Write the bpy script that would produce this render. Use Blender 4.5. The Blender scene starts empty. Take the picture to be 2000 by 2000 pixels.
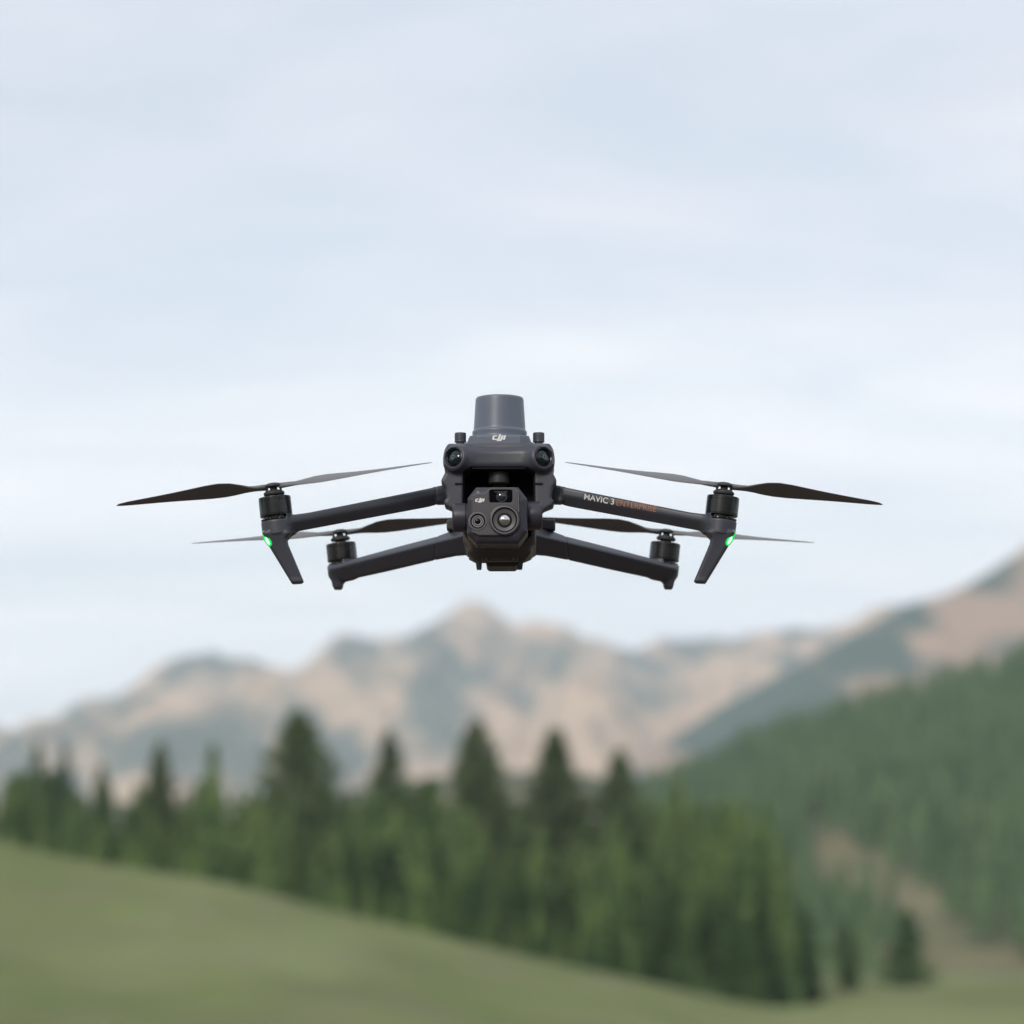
import bpy, bmesh, math, random
import numpy as np
from mathutils import Vector, Matrix, noise as mnoise

R = math.radians
scene = bpy.context.scene
COL = scene.collection

# ------------------------------------------------------------------ camera
CAM_H = 1.6
PITCH = R(7.0)
TAN = 0.1521                      # tangent of half the field of view
FRONT = 2.44                      # metres from camera to the drone's front motors
cam_d = bpy.data.cameras.new('camera')
cam = bpy.data.objects.new('camera', cam_d); COL.objects.link(cam)
cam.location = (0, 0, CAM_H)
cam.rotation_euler = (R(90) + PITCH, 0, 0)
cam_d.sensor_width = 36
cam_d.lens = 18 / TAN
cam_d.clip_start = 0.05
cam_d.clip_end = 20000
cam_d.dof.use_dof = True
cam_d.dof.focus_distance = 2.51
cam_d.dof.aperture_fstop = 7.2
scene.camera = cam

# ------------------------------------------------------------------ sky, sun, exposure
SUN_EL, SUN_AZ = R(28), R(-156)   # azimuth clockwise from +Y: behind the camera, to the left
world = bpy.data.worlds.new('World'); scene.world = world
world.use_nodes = True
nt = world.node_tree; nt.nodes.clear()
def N(t, kind, **kw):
    n = t.nodes.new(kind)
    for k, v in kw.items():
        if k in n.inputs.keys(): n.inputs[k].default_value = v
        else: setattr(n, k, v)
    return n
wo = N(nt, 'ShaderNodeOutputWorld'); bg = N(nt, 'ShaderNodeBackground')
bg.inputs['Strength'].default_value = 0.1
sky = N(nt, 'ShaderNodeTexSky'); sky.sky_type = 'NISHITA'; sky.sun_disc = False
sky.sun_elevation = SUN_EL; sky.sun_rotation = SUN_AZ
sky.air_density = 1.0; sky.dust_density = 1.5; sky.ozone_density = 1.5
tc = N(nt, 'ShaderNodeTexCoord'); sep = N(nt, 'ShaderNodeSeparateXYZ')
nt.links.new(tc.outputs['Generated'], sep.inputs[0])
mx = N(nt, 'ShaderNodeMath', operation='MAXIMUM'); mx.inputs[1].default_value = 0.0
nt.links.new(sep.outputs[2], mx.inputs[0])
ad = N(nt, 'ShaderNodeMath', operation='ADD'); ad.inputs[1].default_value = 0.10
nt.links.new(mx.outputs[0], ad.inputs[0])
dx = N(nt, 'ShaderNodeMath', operation='DIVIDE'); dy_ = N(nt, 'ShaderNodeMath', operation='DIVIDE')
nt.links.new(sep.outputs[0], dx.inputs[0]); nt.links.new(ad.outputs[0], dx.inputs[1])
nt.links.new(sep.outputs[1], dy_.inputs[0]); nt.links.new(ad.outputs[0], dy_.inputs[1])
cmb = N(nt, 'ShaderNodeCombineXYZ')
nt.links.new(dx.outputs[0], cmb.inputs[0]); nt.links.new(dy_.outputs[0], cmb.inputs[1])
mp = N(nt, 'ShaderNodeMapping'); mp.inputs['Scale'].default_value = (0.75, 0.95, 1); mp.inputs['Rotation'].default_value = (0, 0, R(12))
mp.inputs['Location'].default_value = (3.4, 1.7, 0)
nt.links.new(cmb.outputs[0], mp.inputs[0])
n1 = N(nt, 'ShaderNodeTexNoise', Scale=1.9, Detail=5.0, Roughness=0.5, Distortion=0.6)
nt.links.new(mp.outputs[0], n1.inputs['Vector'])
r1 = N(nt, 'ShaderNodeValToRGB')
r1.color_ramp.elements[0].position = 0.36; r1.color_ramp.elements[0].color = (0.70, 0.70, 0.70, 1)
r1.color_ramp.elements[1].position = 0.66; r1.color_ramp.elements[1].color = (0.95, 0.95, 0.95, 1)
r1.color_ramp.interpolation = 'EASE'
nt.links.new(n1.outputs[0], r1.inputs[0])
mix = N(nt, 'ShaderNodeMix', data_type='RGBA')
CLOUD_HI = (7.85, 7.7, 7.9, 1); CLOUD_LO = (12.0, 11.7, 11.6, 1)
el = N(nt, 'ShaderNodeMapRange'); el.inputs['From Min'].default_value = 0.02; el.inputs['From Max'].default_value = 0.24
nt.links.new(sep.outputs[2], el.inputs['Value'])
cc_ = N(nt, 'ShaderNodeMixRGB'); cc_.inputs[1].default_value = CLOUD_LO; cc_.inputs[2].default_value = CLOUD_HI
nt.links.new(el.outputs[0], cc_.inputs[0])
n2 = N(nt, 'ShaderNodeTexNoise', Scale=1.15, Detail=6.0, Roughness=0.55, Distortion=0.8)
mp2 = N(nt, 'ShaderNodeMapping'); mp2.inputs['Scale'].default_value = (0.8, 1.15, 1); mp2.inputs['Location'].default_value = (7.1, 2.2, 0); mp2.inputs['Rotation'].default_value = (0, 0, R(-9))
nt.links.new(cmb.outputs[0], mp2.inputs[0]); nt.links.new(mp2.outputs[0], n2.inputs['Vector'])
r2_ = N(nt, 'ShaderNodeValToRGB')
r2_.color_ramp.elements[0].position = 0.38; r2_.color_ramp.elements[0].color = (0.80, 0.835, 0.89, 1)
r2_.color_ramp.elements[1].position = 0.62; r2_.color_ramp.elements[1].color = (1.0, 1.0, 1.0, 1)
nt.links.new(n2.outputs[0], r2_.inputs[0])
cm_ = N(nt, 'ShaderNodeMixRGB', blend_type='MULTIPLY'); cm_.inputs[0].default_value = 1.0
nt.links.new(cc_.outputs[0], cm_.inputs[1]); nt.links.new(r2_.outputs[0], cm_.inputs[2])
nt.links.new(cm_.outputs[0], [s for s in mix.inputs if s.type == 'RGBA' and s.name == 'B'][0])
A_in = [s for s in mix.inputs if s.type == 'RGBA' and s.name == 'A'][0]
F_in = [s for s in mix.inputs if s.type == 'VALUE' and s.name == 'Factor'][0]
C_out = [s for s in mix.outputs if s.type == 'RGBA'][0]
nt.links.new(sky.outputs[0], A_in); nt.links.new(r1.outputs[0], F_in)
nt.links.new(C_out, bg.inputs['Color']); nt.links.new(bg.outputs[0], wo.inputs['Surface'])

sun_d = bpy.data.lights.new('sun', 'SUN'); sun_d.energy = 1.5; sun_d.angle = R(10); sun_d.color = (1.0, 0.91, 0.80)
sun = bpy.data.objects.new('sun', sun_d); COL.objects.link(sun)
sd = Vector((math.sin(SUN_AZ) * math.cos(SUN_EL), math.cos(SUN_AZ) * math.cos(SUN_EL), math.sin(SUN_EL)))
sun.rotation_euler = sd.to_track_quat('Z', 'Y').to_euler()
sun.location = (0, 0, 60)
scene.view_settings.view_transform = 'Standard'
scene.view_settings.look = 'None'
scene.view_settings.gamma = 1.0
scene.view_settings.exposure = 0.5
cy = scene.cycles
cy.use_denoising = True
try: cy.denoiser = 'OPENIMAGEDENOISE'
except Exception: pass
cy.max_bounces = 6; cy.diffuse_bounces = 3; cy.glossy_bounces = 4; cy.volume_bounces = 2
cy.transmission_bounces = 6; cy.transparent_max_bounces = 8
cy.sample_clamp_indirect = 6.0

# ------------------------------------------------------------------ helpers
def tag(o, label=None, cat=None, group=None, kind=None):
    if label: o['label'] = label
    if cat: o['category'] = cat
    if group: o['group'] = group
    if kind: o['kind'] = kind
    return o

def mesh_data(name, verts, faces, mats=(), smooth=True, sharp=None):
    me = bpy.data.meshes.new(name)
    if isinstance(verts, np.ndarray): verts = verts.tolist()
    if isinstance(faces, np.ndarray): faces = faces.tolist()
    me.from_pydata(verts, [], faces)
    for m in mats: me.materials.append(m)
    me.update()
    if smooth:
        me.polygons.foreach_set('use_smooth', [True] * len(me.polygons))
        if sharp is not None: me.set_sharp_from_angle(angle=R(sharp))
    return me

def link(name, me, parent=None, loc=None):
    o = bpy.data.objects.new(name, me); COL.objects.link(o)
    if parent: o.parent = parent
    if loc is not None: o.location = loc
    return o

def empty(name, loc):
    o = bpy.data.objects.new(name, None); COL.objects.link(o)
    o.location = loc; o.empty_display_size = 0.1
    return o

def ray(px, py):
    xn = (px - 1000) / 1000 * TAN; yn = (1000 - py) / 1000 * TAN
    c, s = math.cos(PITCH), math.sin(PITCH)
    return xn, c - yn * s, s + yn * c
def at(px, py, Y):
    x, y, z = ray(px, py); t = Y / y
    return Vector((x * t, Y, CAM_H + z * t))
def project(x, y, z):
    c, s = math.cos(PITCH), math.sin(PITCH)
    dz = z - CAM_H
    f = y * c + dz * s; u = -y * s + dz * c
    return 1000 + x / f / TAN * 1000, 1000 - u / f / TAN * 1000

def principled(name, base, rough=0.6, spec=0.5, metal=0.0, bump=0.0, bscale=900.0, var=0.0, vscale=60.0, coat=0.0):
    m = bpy.data.materials.new(name); m.use_nodes = True
    t = m.node_tree; b = t.nodes['Principled BSDF']
    b.inputs['Base Color'].default_value = (*base, 1)
    b.inputs['Roughness'].default_value = rough
    b.inputs['Specular IOR Level'].default_value = spec
    b.inputs['Metallic'].default_value = metal
    b.inputs['Coat Weight'].default_value = coat
    c = N(t, 'ShaderNodeTexCoord')
    if bump > 0:
        n = N(t, 'ShaderNodeTexNoise', Scale=bscale, Detail=2.0)
        bp = N(t, 'ShaderNodeBump', Strength=bump, Distance=0.0002)
        t.links.new(c.outputs['Object'], n.inputs['Vector'])
        t.links.new(n.outputs[0], bp.inputs['Height']); t.links.new(bp.outputs[0], b.inputs['Normal'])
    if var > 0:
        n = N(t, 'ShaderNodeTexNoise', Scale=vscale, Detail=4.0)
        t.links.new(c.outputs['Object'], n.inputs['Vector'])
        r = N(t, 'ShaderNodeValToRGB')
        r.color_ramp.elements[0].position = 0.3; r.color_ramp.elements[1].position = 0.7
        r.color_ramp.elements[0].color = (*[v * (1 - var) for v in base], 1)
        r.color_ramp.elements[1].color = (*[v * (1 + var) for v in base], 1)
        t.links.new(n.outputs[0], r.inputs[0]); t.links.new(r.outputs[0], b.inputs['Base Color'])
        rr = N(t, 'ShaderNodeMapRange'); rr.inputs['To Min'].default_value = rough - 0.06; rr.inputs['To Max'].default_value = rough + 0.06
        t.links.new(n.outputs[0], rr.inputs['Value']); t.links.new(rr.outputs[0], b.inputs['Roughness'])
    return m

# ------------------------------------------------------------------ ground
crest_px = [-3000, -700, 0, 129, 259, 440, 621, 828, 1000, 1207, 1466, 1560, 1640, 1725, 2000, 2700, 5000]
crest_py = [1520, 1555, 1632, 1674, 1694, 1721, 1768, 1819, 1863, 1909, 1974, 1984, 1957, 1936, 1926, 1915, 1900]
_gx = np.arange(-3000, 5001, 10.0)
_gy = np.interp(_gx, crest_px, crest_py)
_k = np.exp(-0.5 * (np.arange(-12, 13) / 4.0) ** 2); _k /= _k.sum()
_gy = np.convolve(np.pad(_gy, 12, mode='edge'), _k, mode='valid')
CREST = 60.0
def sstep(a, b, x):
    t = np.clip((x - a) / (b - a), 0, 1); return t * t * (3 - 2 * t)
def ground_z(x, y):
    """height of the meadow and the valley floor behind its crest (metres)"""
    x = np.asarray(x, float); y = np.asarray(y, float)
    d = np.hypot(x, y)
    front = y > 0.3 * np.abs(x)
    yy = np.maximum(y, 1e-3)
    a = np.clip(x / yy, -0.35, 0.35)
    px = 1000 + a / TAN * 1000 * 0.993
    py = np.interp(px, _gx, _gy)
    yn = (1000 - py) / 1000 * TAN
    tan_e = (math.sin(PITCH) + yn * math.cos(PITCH)) / (math.cos(PITCH) - yn * math.sin(PITCH))
    zc = CAM_H + CREST * tan_e
    t = np.clip(y / CREST, 0, 1)
    up = zc * t ** 1.3
    zv = -3.6 + 1.3 * sstep(1480, 1680, px)
    down = zc + (zv - zc) * sstep(CREST, 140, y)
    z = np.where(y <= CREST, up, down)
    lump = 0.10 * np.sin(x * 0.45 + 1.3) * np.sin(y * 0.21) + 0.05 * np.sin(x * 1.3 + y * 0.7)
    z = z + lump * sstep(8, 20, y) * (1 - sstep(40, 58, y))
    return np.where(front, z * sstep(0, 3, y), 0.0)

def mat_nodes(name):
    m = bpy.data.materials.new(name); m.use_nodes = True
    return m, m.node_tree, m.node_tree.nodes['Principled BSDF']

def meadow_material():
    m, t, b = mat_nodes('meadow grass')
    c = N(t, 'ShaderNodeTexCoord')
    big = N(t, 'ShaderNodeTexNoise', Scale=0.30, Detail=4.0, Roughness=0.55, Distortion=0.4)
    mid = N(t, 'ShaderNodeTexNoise', Scale=0.9, Detail=5.0, Roughness=0.6)
    fine = N(t, 'ShaderNodeTexNoise', Scale=14.0, Detail=3.0, Roughness=0.6)
    mpg = N(t, 'ShaderNodeMapping'); mpg.inputs['Scale'].default_value = (1, 0.22, 1)
    t.links.new(c.outputs['Object'], mpg.inputs[0])
    for n in (big, mid): t.links.new(mpg.outputs[0], n.inputs['Vector'])
    t.links.new(c.outputs['Object'], fine.inputs['Vector'])
    r = N(t, 'ShaderNodeValToRGB')
    e = r.color_ramp.elements
    e[0].position = 0.34; e[0].color = (0.118, 0.158, 0.055, 1)
    e[1].position = 0.66; e[1].color = (0.20, 0.238, 0.10, 1)
    k = e.new(0.5); k.color = (0.162, 0.20, 0.07, 1)
    t.links.new(big.outputs[0], r.inputs[0])
    r2 = N(t, 'ShaderNodeValToRGB')
    r2.color_ramp.elements[0].position = 0.40; r2.color_ramp.elements[0].color = (0, 0, 0, 1)
    r2.color_ramp.elements[1].position = 0.72; r2.color_ramp.elements[1].color = (0.6, 0.6, 0.6, 1)
    t.links.new(mid.outputs[0], r2.inputs[0])
    mxx = N(t, 'ShaderNodeMixRGB'); mxx.inputs[2].default_value = (0.205, 0.185, 0.12, 1)
    t.links.new(r2.outputs[0], mxx.inputs[0]); t.links.new(r.outputs[0], mxx.inputs[1])
    m2 = N(t, 'ShaderNodeMixRGB', blend_type='OVERLAY'); m2.inputs[0].default_value = 0.35
    t.links.new(mxx.outputs[0], m2.inputs[1]); t.links.new(fine.outputs[0], m2.inputs[2])
    # trodden bare earth where the pilot stands
    ln = N(t, 'ShaderNodeVectorMath', operation='LENGTH'); t.links.new(c.outputs['Object'], ln.inputs[0])
    nd = N(t, 'ShaderNodeTexNoise', Scale=0.5, Detail=5.0); t.links.new(c.outputs['Object'], nd.inputs['Vector'])
    ml = N(t, 'ShaderNodeMath', operation='MULTIPLY_ADD'); ml.inputs[1].default_value = 9.0
    t.links.new(nd.outputs[0], ml.inputs[0]); t.links.new(ln.outputs[1], ml.inputs[2])
    er = N(t, 'ShaderNodeMapRange'); er.inputs['From Min'].default_value = 17.0; er.inputs['From Max'].default_value = 20.0
    t.links.new(ml.outputs[0], er.inputs['Value'])
    em = N(t, 'ShaderNodeMixRGB'); em.inputs[1].default_value = (0.115, 0.088, 0.070, 1)
    t.links.new(er.outputs[0], em.inputs[0]); t.links.new(m2.outputs[0], em.inputs[2])
    t.links.new(em.outputs[0], b.inputs['Base Color'])
    b.inputs['Roughness'].default_value = 0.9; b.inputs['Specular IOR Level'].default_value = 0.15
    bp = N(t, 'ShaderNodeBump', Strength=0.6, Distance=0.08)
    t.links.new(fine.outputs[0], bp.inputs['Height']); t.links.new(bp.outputs[0], b.inputs['Normal'])
    return m

dist = np.concatenate([[0.0], np.arange(1, 20, 1.0), np.arange(20, 150, 1.6), np.geomspace(150, 6600, 44)])
ang = np.unique(np.round(np.concatenate([np.linspace(-180, -20, 41), np.linspace(-20, 20, 161), np.linspace(20, 180, 41)]), 4))[:-1]
AA, DD = np.meshgrid(np.radians(ang), dist[1:])
GX, GY = DD * np.sin(AA), DD * np.cos(AA)
GZ = ground_z(GX, GY)
na = len(ang)
gv = [(0.0, 0.0, 0.0)] + np.stack([GX, GY, GZ], -1).reshape(-1, 3).tolist()
gf = [(0, 1 + (i + 1) % na, 1 + i) for i in range(na)]
for j in range(len(dist) - 2):
    for i in range(na):
        a0 = 1 + j * na + i; a1 = 1 + j * na + (i + 1) % na
        gf.append((a0, a1, a1 + na, a0 + na))
ground = link('ground', mesh_data('ground', gv, gf, [meadow_material()]))
tag(ground, kind='structure')

# ------------------------------------------------------------------ terrain behind: noise helpers
def vnoise(x, y, seed):
    """smooth value noise on arrays, about -1..1"""
    rs = np.random.RandomState(seed); tab = rs.rand(256, 256) * 2 - 1
    xi = np.floor(x).astype(int); yi = np.floor(y).astype(int)
    fx = x - xi; fy = y - yi
    fx = fx * fx * fx * (fx * (fx * 6 - 15) + 10); fy = fy * fy * fy * (fy * (fy * 6 - 15) + 10)
    g = lambda i, j: tab[i % 256, j % 256]
    return (g(xi, yi) * (1 - fx) + g(xi + 1, yi) * fx) * (1 - fy) + (g(xi, yi + 1) * (1 - fx) + g(xi + 1, yi + 1) * fx) * fy
def fbm(x, y, seed, oct=4):
    s = 0; a = 1; f = 1; n = 0
    for k in range(oct):
        s = s + a * vnoise(x * f, y * f, seed + k); n += a; a *= 0.5; f *= 2.07
    return s / n
def ridged(x, y, seed, oct=4):
    s = 0; a = 1; f = 1; n = 0
    for k in range(oct):
        s = s + a * (1 - 2 * np.abs(vnoise(x * f, y * f, seed + k))); n += a; a *= 0.5; f *= 2.1
    return s / n

def terrain_material(name, rock_a, rock_b, wood_a, wood_b, scale):
    m, t, b = mat_nodes(name)
    c = N(t, 'ShaderNodeTexCoord')
    at_ = N(t, 'ShaderNodeAttribute'); at_.attribute_name = 'woods'  # woods cover; on the mountains it also holds painted shade
    n1 = N(t, 'ShaderNodeTexNoise', Scale=scale, Detail=5.0, Roughness=0.6)
    n2 = N(t, 'ShaderNodeTexNoise', Scale=scale * 5, Detail=4.0, Roughness=0.65)
    for n in (n1, n2): t.links.new(c.outputs['Object'], n.inputs['Vector'])
    ra = N(t, 'ShaderNodeMixRGB'); ra.inputs[1].default_value = (*rock_a, 1); ra.inputs[2].default_value = (*rock_b, 1)
    t.links.new(n1.outputs[0], ra.inputs[0])
    wa = N(t, 'ShaderNodeMixRGB'); wa.inputs[1].default_value = (*wood_a, 1); wa.inputs[2].default_value = (*wood_b, 1)
    t.links.new(n2.outputs[0], wa.inputs[0])
    sub = N(t, 'ShaderNodeMath', operation='SUBTRACT'); sub.inputs[1].default_value = 0.5
    t.links.new(n2.outputs[0], sub.inputs[0])
    mul = N(t, 'ShaderNodeMath', operation='MULTIPLY'); mul.inputs[1].default_value = 0.9
    t.links.new(sub.outputs[0], mul.inputs[0])
    add = N(t, 'ShaderNodeMath', operation='ADD')
    t.links.new(at_.outputs['Fac'], add.inputs[0]); t.links.new(mul.outputs[0], add.inputs[1])
    rp = N(t, 'ShaderNodeValToRGB')
    rp.color_ramp.elements[0].position = 0.28; rp.color_ramp.elements[1].position = 0.66
    t.links.new(add.outputs[0], rp.inputs[0])
    fin = N(t, 'ShaderNodeMixRGB')
    t.links.new(rp.outputs[0], fin.inputs[0]); t.links.new(ra.outputs[0], fin.inputs[1]); t.links.new(wa.outputs[0], fin.inputs[2])
    t.links.new(fin.outputs[0], b.inputs['Base Color'])
    b.inputs['Roughness'].default_value = 0.95; b.inputs['Specular IOR Level'].default_value = 0.1
    return m

def terrain(name, xs, ys, zfun, wfun, mat):
    X, Y = np.meshgrid(xs, ys)
    Z = zfun(X, Y)
    W = np.clip(wfun(X, Y, Z), 0, 1)
    nx, ny = len(xs), len(ys)
    v = np.stack([X, Y, Z], -1).reshape(-1, 3)
    i = np.arange(nx - 1)[None, :] + nx * np.arange(ny - 1)[:, None]
    f = np.stack([i, i + 1, i + 1 + nx, i + nx], -1).reshape(-1, 4)
    me = mesh_data(name, v, f, [mat])
    a = me.attributes.new('woods', 'FLOAT', 'POINT'); a.data.foreach_set('value', W.reshape(-1).astype(np.float32))
    o = link(name, me); tag(o, kind='structure')
    return o

def ridge_heights(pts, Y):
    p = [at(px, py, Y) for px, py in pts]
    return np.array([q.x for q in p]), np.array([q.z for q in p])

# main range, about three kilometres away
Y_M = 3000.0
main_px = [(-900, 1440), (-400, 1400), (-150, 1440), (0, 1415), (60, 1402), (110, 1393), (180, 1370), (280, 1312), (350, 1287), (410, 1266), (470, 1288),
           (540, 1297), (600, 1290), (650, 1256), (690, 1229), (740, 1250), (800, 1234), (850, 1204), (890, 1182), (925, 1168), (950, 1180), (980, 1206),
           (1010, 1233), (1060, 1229), (1120, 1241), (1180, 1251), (1240, 1270), (1270, 1252), (1330, 1231), (1375, 1240), (1420, 1269),
           (1470, 1259), (1560, 1237), (1640, 1217), (1720, 1194), (1800, 1178), (1900, 1185), (2200, 1180), (2900, 1180)]
mxs, mzs = ridge_heights(main_px, Y_M)
def main_z(X, Y):
    # spurs swing the position of the crest sideways down the slope
    t = np.clip((Y - 1900) / (Y_M - 1900), 0, 1)
    xs = X + 60 * fbm(X / 260, Y / 420, 11) * (1 - t)
    H = np.interp(xs, mxs, mzs)
    face = t ** 0.85
    back = np.clip((Y - Y_M) / 900, 0, 1)
    z = H * np.where(Y <= Y_M, face, 1 - 0.9 * back ** 1.2)
    env = np.where(Y <= Y_M, t * (1 - t) * 4 * (0.35 + 0.65 * (1 - t)), 0.2 * (1 - back))
    z = z + env * (105 * ridged(X / 105 + 0.35 * fbm(X / 90, Y / 90, 5), Y / 480, 21, 4) + 22 * fbm(X / 50, Y / 90, 31)) + 5 * fbm(X / 32, Y / 60, 33) * t
    return z - 6
def blobs(X, Z, Yp, lst):
    """painted patches on a slope: shaded wood (positive), sunlit bare rock (negative)"""
    s = 0
    for px, py, rx, rz, v in lst:
        p = at(px, py, Yp); k = TAN / 1000 * Yp
        s = s + v * np.exp(-((X - p.x) / (rx * k)) ** 2 - ((Z - p.z) / (rz * k)) ** 2)
    return s
def persp(X, Y, Z, Yp):
    return X * Yp / Y, CAM_H + (Z - CAM_H) * Yp / Y
MAIN_BL = [(430, 1440, 140, 60, 0.8), (330, 1470, 110, 50, 0.6), (180, 1400, 70, 30, 0.35), (640, 1480, 70, 50, 0.5), (700, 1290, 40, 60, 0.28),
           (850, 1320, 45, 60, 0.42), (800, 1420, 50, 60, 0.4), (640, 1270, 60, 18, 0.25), (420, 1330, 60, 30, -0.4), (560, 1345, 75, 35, -0.55),
           (300, 1390, 60, 22, -0.45), (760, 1330, 30, 70, -0.4), (930, 1250, 55, 40, -0.35), (960, 1400, 45, 60, -0.4), (1180, 1390, 40, 50, -0.6),
           (1090, 1400, 60, 60, -0.35), (1090, 1300, 60, 30, 0.2), (1230, 1340, 60, 70, 0.35), (1350, 1270, 50, 30, 0.35), (1320, 1350, 60, 30, -0.15),
           (1050, 1460, 80, 40, -0.3), (60, 1480, 60, 50, -0.3), (1110, 1245, 40, 14, 0.3), (970, 1330, 50, 40, 0.2), (1480, 1290, 60, 20, -0.3)]
def main_w(X, Y, Z):
    x2, z2 = persp(X, Y, Z, Y_M)
    warp = 0.5 * fbm(X / 120, Z / 120, 45)
    spur = 0.5 * ridged(X / 62 + Z / 95 + warp, Z / 260, 43, 3) + 0.5 * ridged(X / 48 - Z / 80 - warp, Z / 240, 44, 3)  # relief put into the colour: sunlit rock crests, shaded woods between
    return 0.54 - 0.70 * spur + 0.52 * fbm(X / 22 + Z / 40, Z / 30, 47) + 0.62 * blobs(x2, z2, Y_M, MAIN_BL)
S_M = 1.5
terrain('mountains', S_M * np.linspace(-1100, 1250, 420), S_M * np.concatenate([np.linspace(1850, 3050, 170), np.linspace(3070, 3900, 20)]),
        lambda X, Y: CAM_H + S_M * (main_z(X / S_M, Y / S_M) - CAM_H), lambda X, Y, Z: main_w(X / S_M, Y / S_M, CAM_H + (Z - CAM_H) / S_M),
        terrain_material('mountain rock and woods', (0.50, 0.34, 0.225), (0.57, 0.43, 0.28), (0.068, 0.09, 0.07), (0.125, 0.135, 0.095), 0.009))

# nearer mountain climbing out of the frame on the right
Y_R = 1750.0
right_px = [(1000, 1800), (1180, 1560), (1240, 1490), (1330, 1430), (1420, 1372), (1500, 1330), (1580, 1285), (1650, 1245), (1720, 1206), (1790, 1176), (1830, 1166), (1870, 1150),
            (1920, 1124), (1980, 1085), (2040, 1040), (2200, 960), (2600, 900), (3300, 960)]
rxs, rzs = ridge_heights(right_px, Y_R)
def right_z(X, Y):
    t = np.clip((Y - 1150) / (Y_R - 1150), 0, 1)
    xs = X + 25 * fbm(X / 120, Y / 200, 61) * (1 - t)
    H = np.interp(xs, rxs, rzs)
    back = np.clip((Y - Y_R) / 500, 0, 1)
    z = (H + 12) * np.where(Y <= Y_R, t ** 0.9, 1 - 0.95 * back) - 12
    env = np.where(Y <= Y_R, t * (1 - t) * 4, 0)
    return z + env * (20 * ridged(X / 90, Y / 260, 71, 3) + 6 * fbm(X / 30, Y / 50, 81))
RIGHT_BL = [(1420, 1440, 190, 60, 0.8), (1560, 1350, 130, 50, 0.9), (1690, 1270, 80, 45, 0.8), (1770, 1210, 60, 30, 0.7), (1300, 1480, 60, 25, -0.9),
            (1750, 1340, 90, 50, -0.7), (1880, 1240, 90, 60, -0.9), (1980, 1190, 60, 50, -0.7), (1830, 1290, 40, 22, 0.55), (1990, 1290, 50, 40, -0.5),
            (1960, 1110, 60, 30, 0.35), (1650, 1400, 60, 25, -0.6)]
def right_w(X, Y, Z):
    x2, z2 = persp(X, Y, Z, Y_R)
    return 0.45 - 0.40 * (ridged(X / 60 + Z / 45, Z / 120, 92, 3) - 0.3) + 0.50 * fbm(X / 16 + Z / 30, Z / 22, 91) + 0.62 * blobs(x2, z2, Y_R, RIGHT_BL)  # the shadowed forest slope is put into the mask as darker woods
S_R = 1.4
terrain('mountain_spur', S_R * np.linspace(-20, 900, 220), S_R * np.concatenate([np.linspace(1100, 1770, 100), np.linspace(1790, 2250, 16)]),
        lambda X, Y: CAM_H + S_R * (right_z(X / S_R, Y / S_R) - CAM_H), lambda X, Y, Z: right_w(X / S_R, Y / S_R, CAM_H + (Z - CAM_H) / S_R),
        terrain_material('spur rock and painted-shade woods', (0.31, 0.21, 0.15), (0.41, 0.295, 0.205), (0.035, 0.065, 0.05), (0.06, 0.09, 0.06), 0.015))

# low brown foothill closing the valley behind the pines
Y_F = 1000.0
foot_px = [(-900, 1540), (0, 1560), (300, 1570), (700, 1545), (960, 1500), (1080, 1510), (1250, 1535), (1400, 1560), (1700, 1600), (2400, 1600)]
fxs, fzs = ridge_heights(foot_px, Y_F)
def foot_z(X, Y):
    t = np.clip((Y - 700) / (Y_F - 700), 0, 1); back = np.clip((Y - Y_F) / 160, 0, 1)
    return (np.interp(X, fxs, fzs) + 6) * np.where(Y <= Y_F, sstep(0, 1, t), 1 - back) - 6 + 1.5 * fbm(X / 40, Y / 60, 15) * t
terrain('foothill', np.linspace(-420, 480, 120), np.linspace(690, 1160, 50), foot_z,
        lambda X, Y, Z: 0.5 + 0.5 * fbm(X / 35, Y / 60, 17),
        terrain_material('foothill scrub', (0.24, 0.19, 0.12), (0.30, 0.24, 0.15), (0.04, 0.065, 0.035), (0.07, 0.09, 0.05), 0.05))

# wooded hill on the right
Y_H = 700.0
hill_px = [(1050, 1640), (1200, 1600), (1290, 1560), (1350, 1537), (1420, 1500), (1500, 1462), (1600, 1434), (1700, 1398), (1800, 1374), (1900, 1345), (2000, 1312), (2200, 1250), (2700, 1180), (3400, 1250)]
hxs, hzs = ridge_heights(hill_px, Y_H)
def hill_z(X, Y):
    t = np.clip((Y - 260) / (Y_H - 260), 0, 1); back = np.clip((Y - Y_H) / 220, 0, 1)
    xs = X + (Y_H - Y) * 0.10 * (X / 110)
    H = np.interp(xs, hxs, hzs)
    z = (H + 5) * np.where(Y <= Y_H, t ** 0.95, 1 - back) - 5
    return z + np.where(Y <= Y_H, t * (1 - t) * 4, 0) * 3.2 * fbm(X / 45, Y / 90, 25)
def in_poly(px, py, poly):
    c = np.zeros(np.shape(px), bool)
    n = len(poly)
    for i in range(n):
        x1, y1 = poly[i]; x2, y2 = poly[(i + 1) % n]
        if y1 == y2: continue
        cond = ((y1 > py) != (y2 > py)) & (px < (x2 - x1) * (py - y1) / (y2 - y1) + x1)
        c ^= cond
    return c
CLEAR = [[(1575, 1640), (1640, 1632), (1700, 1668), (1745, 1700), (1765, 1760), (1700, 1778), (1640, 1772), (1590, 1740)],
         [(1735, 1690), (1770, 1700), (1830, 1770), (1890, 1835), (1960, 1905), (1990, 1935), (1830, 1935), (1812, 1880), (1780, 1800), (1745, 1750)]]
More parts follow.
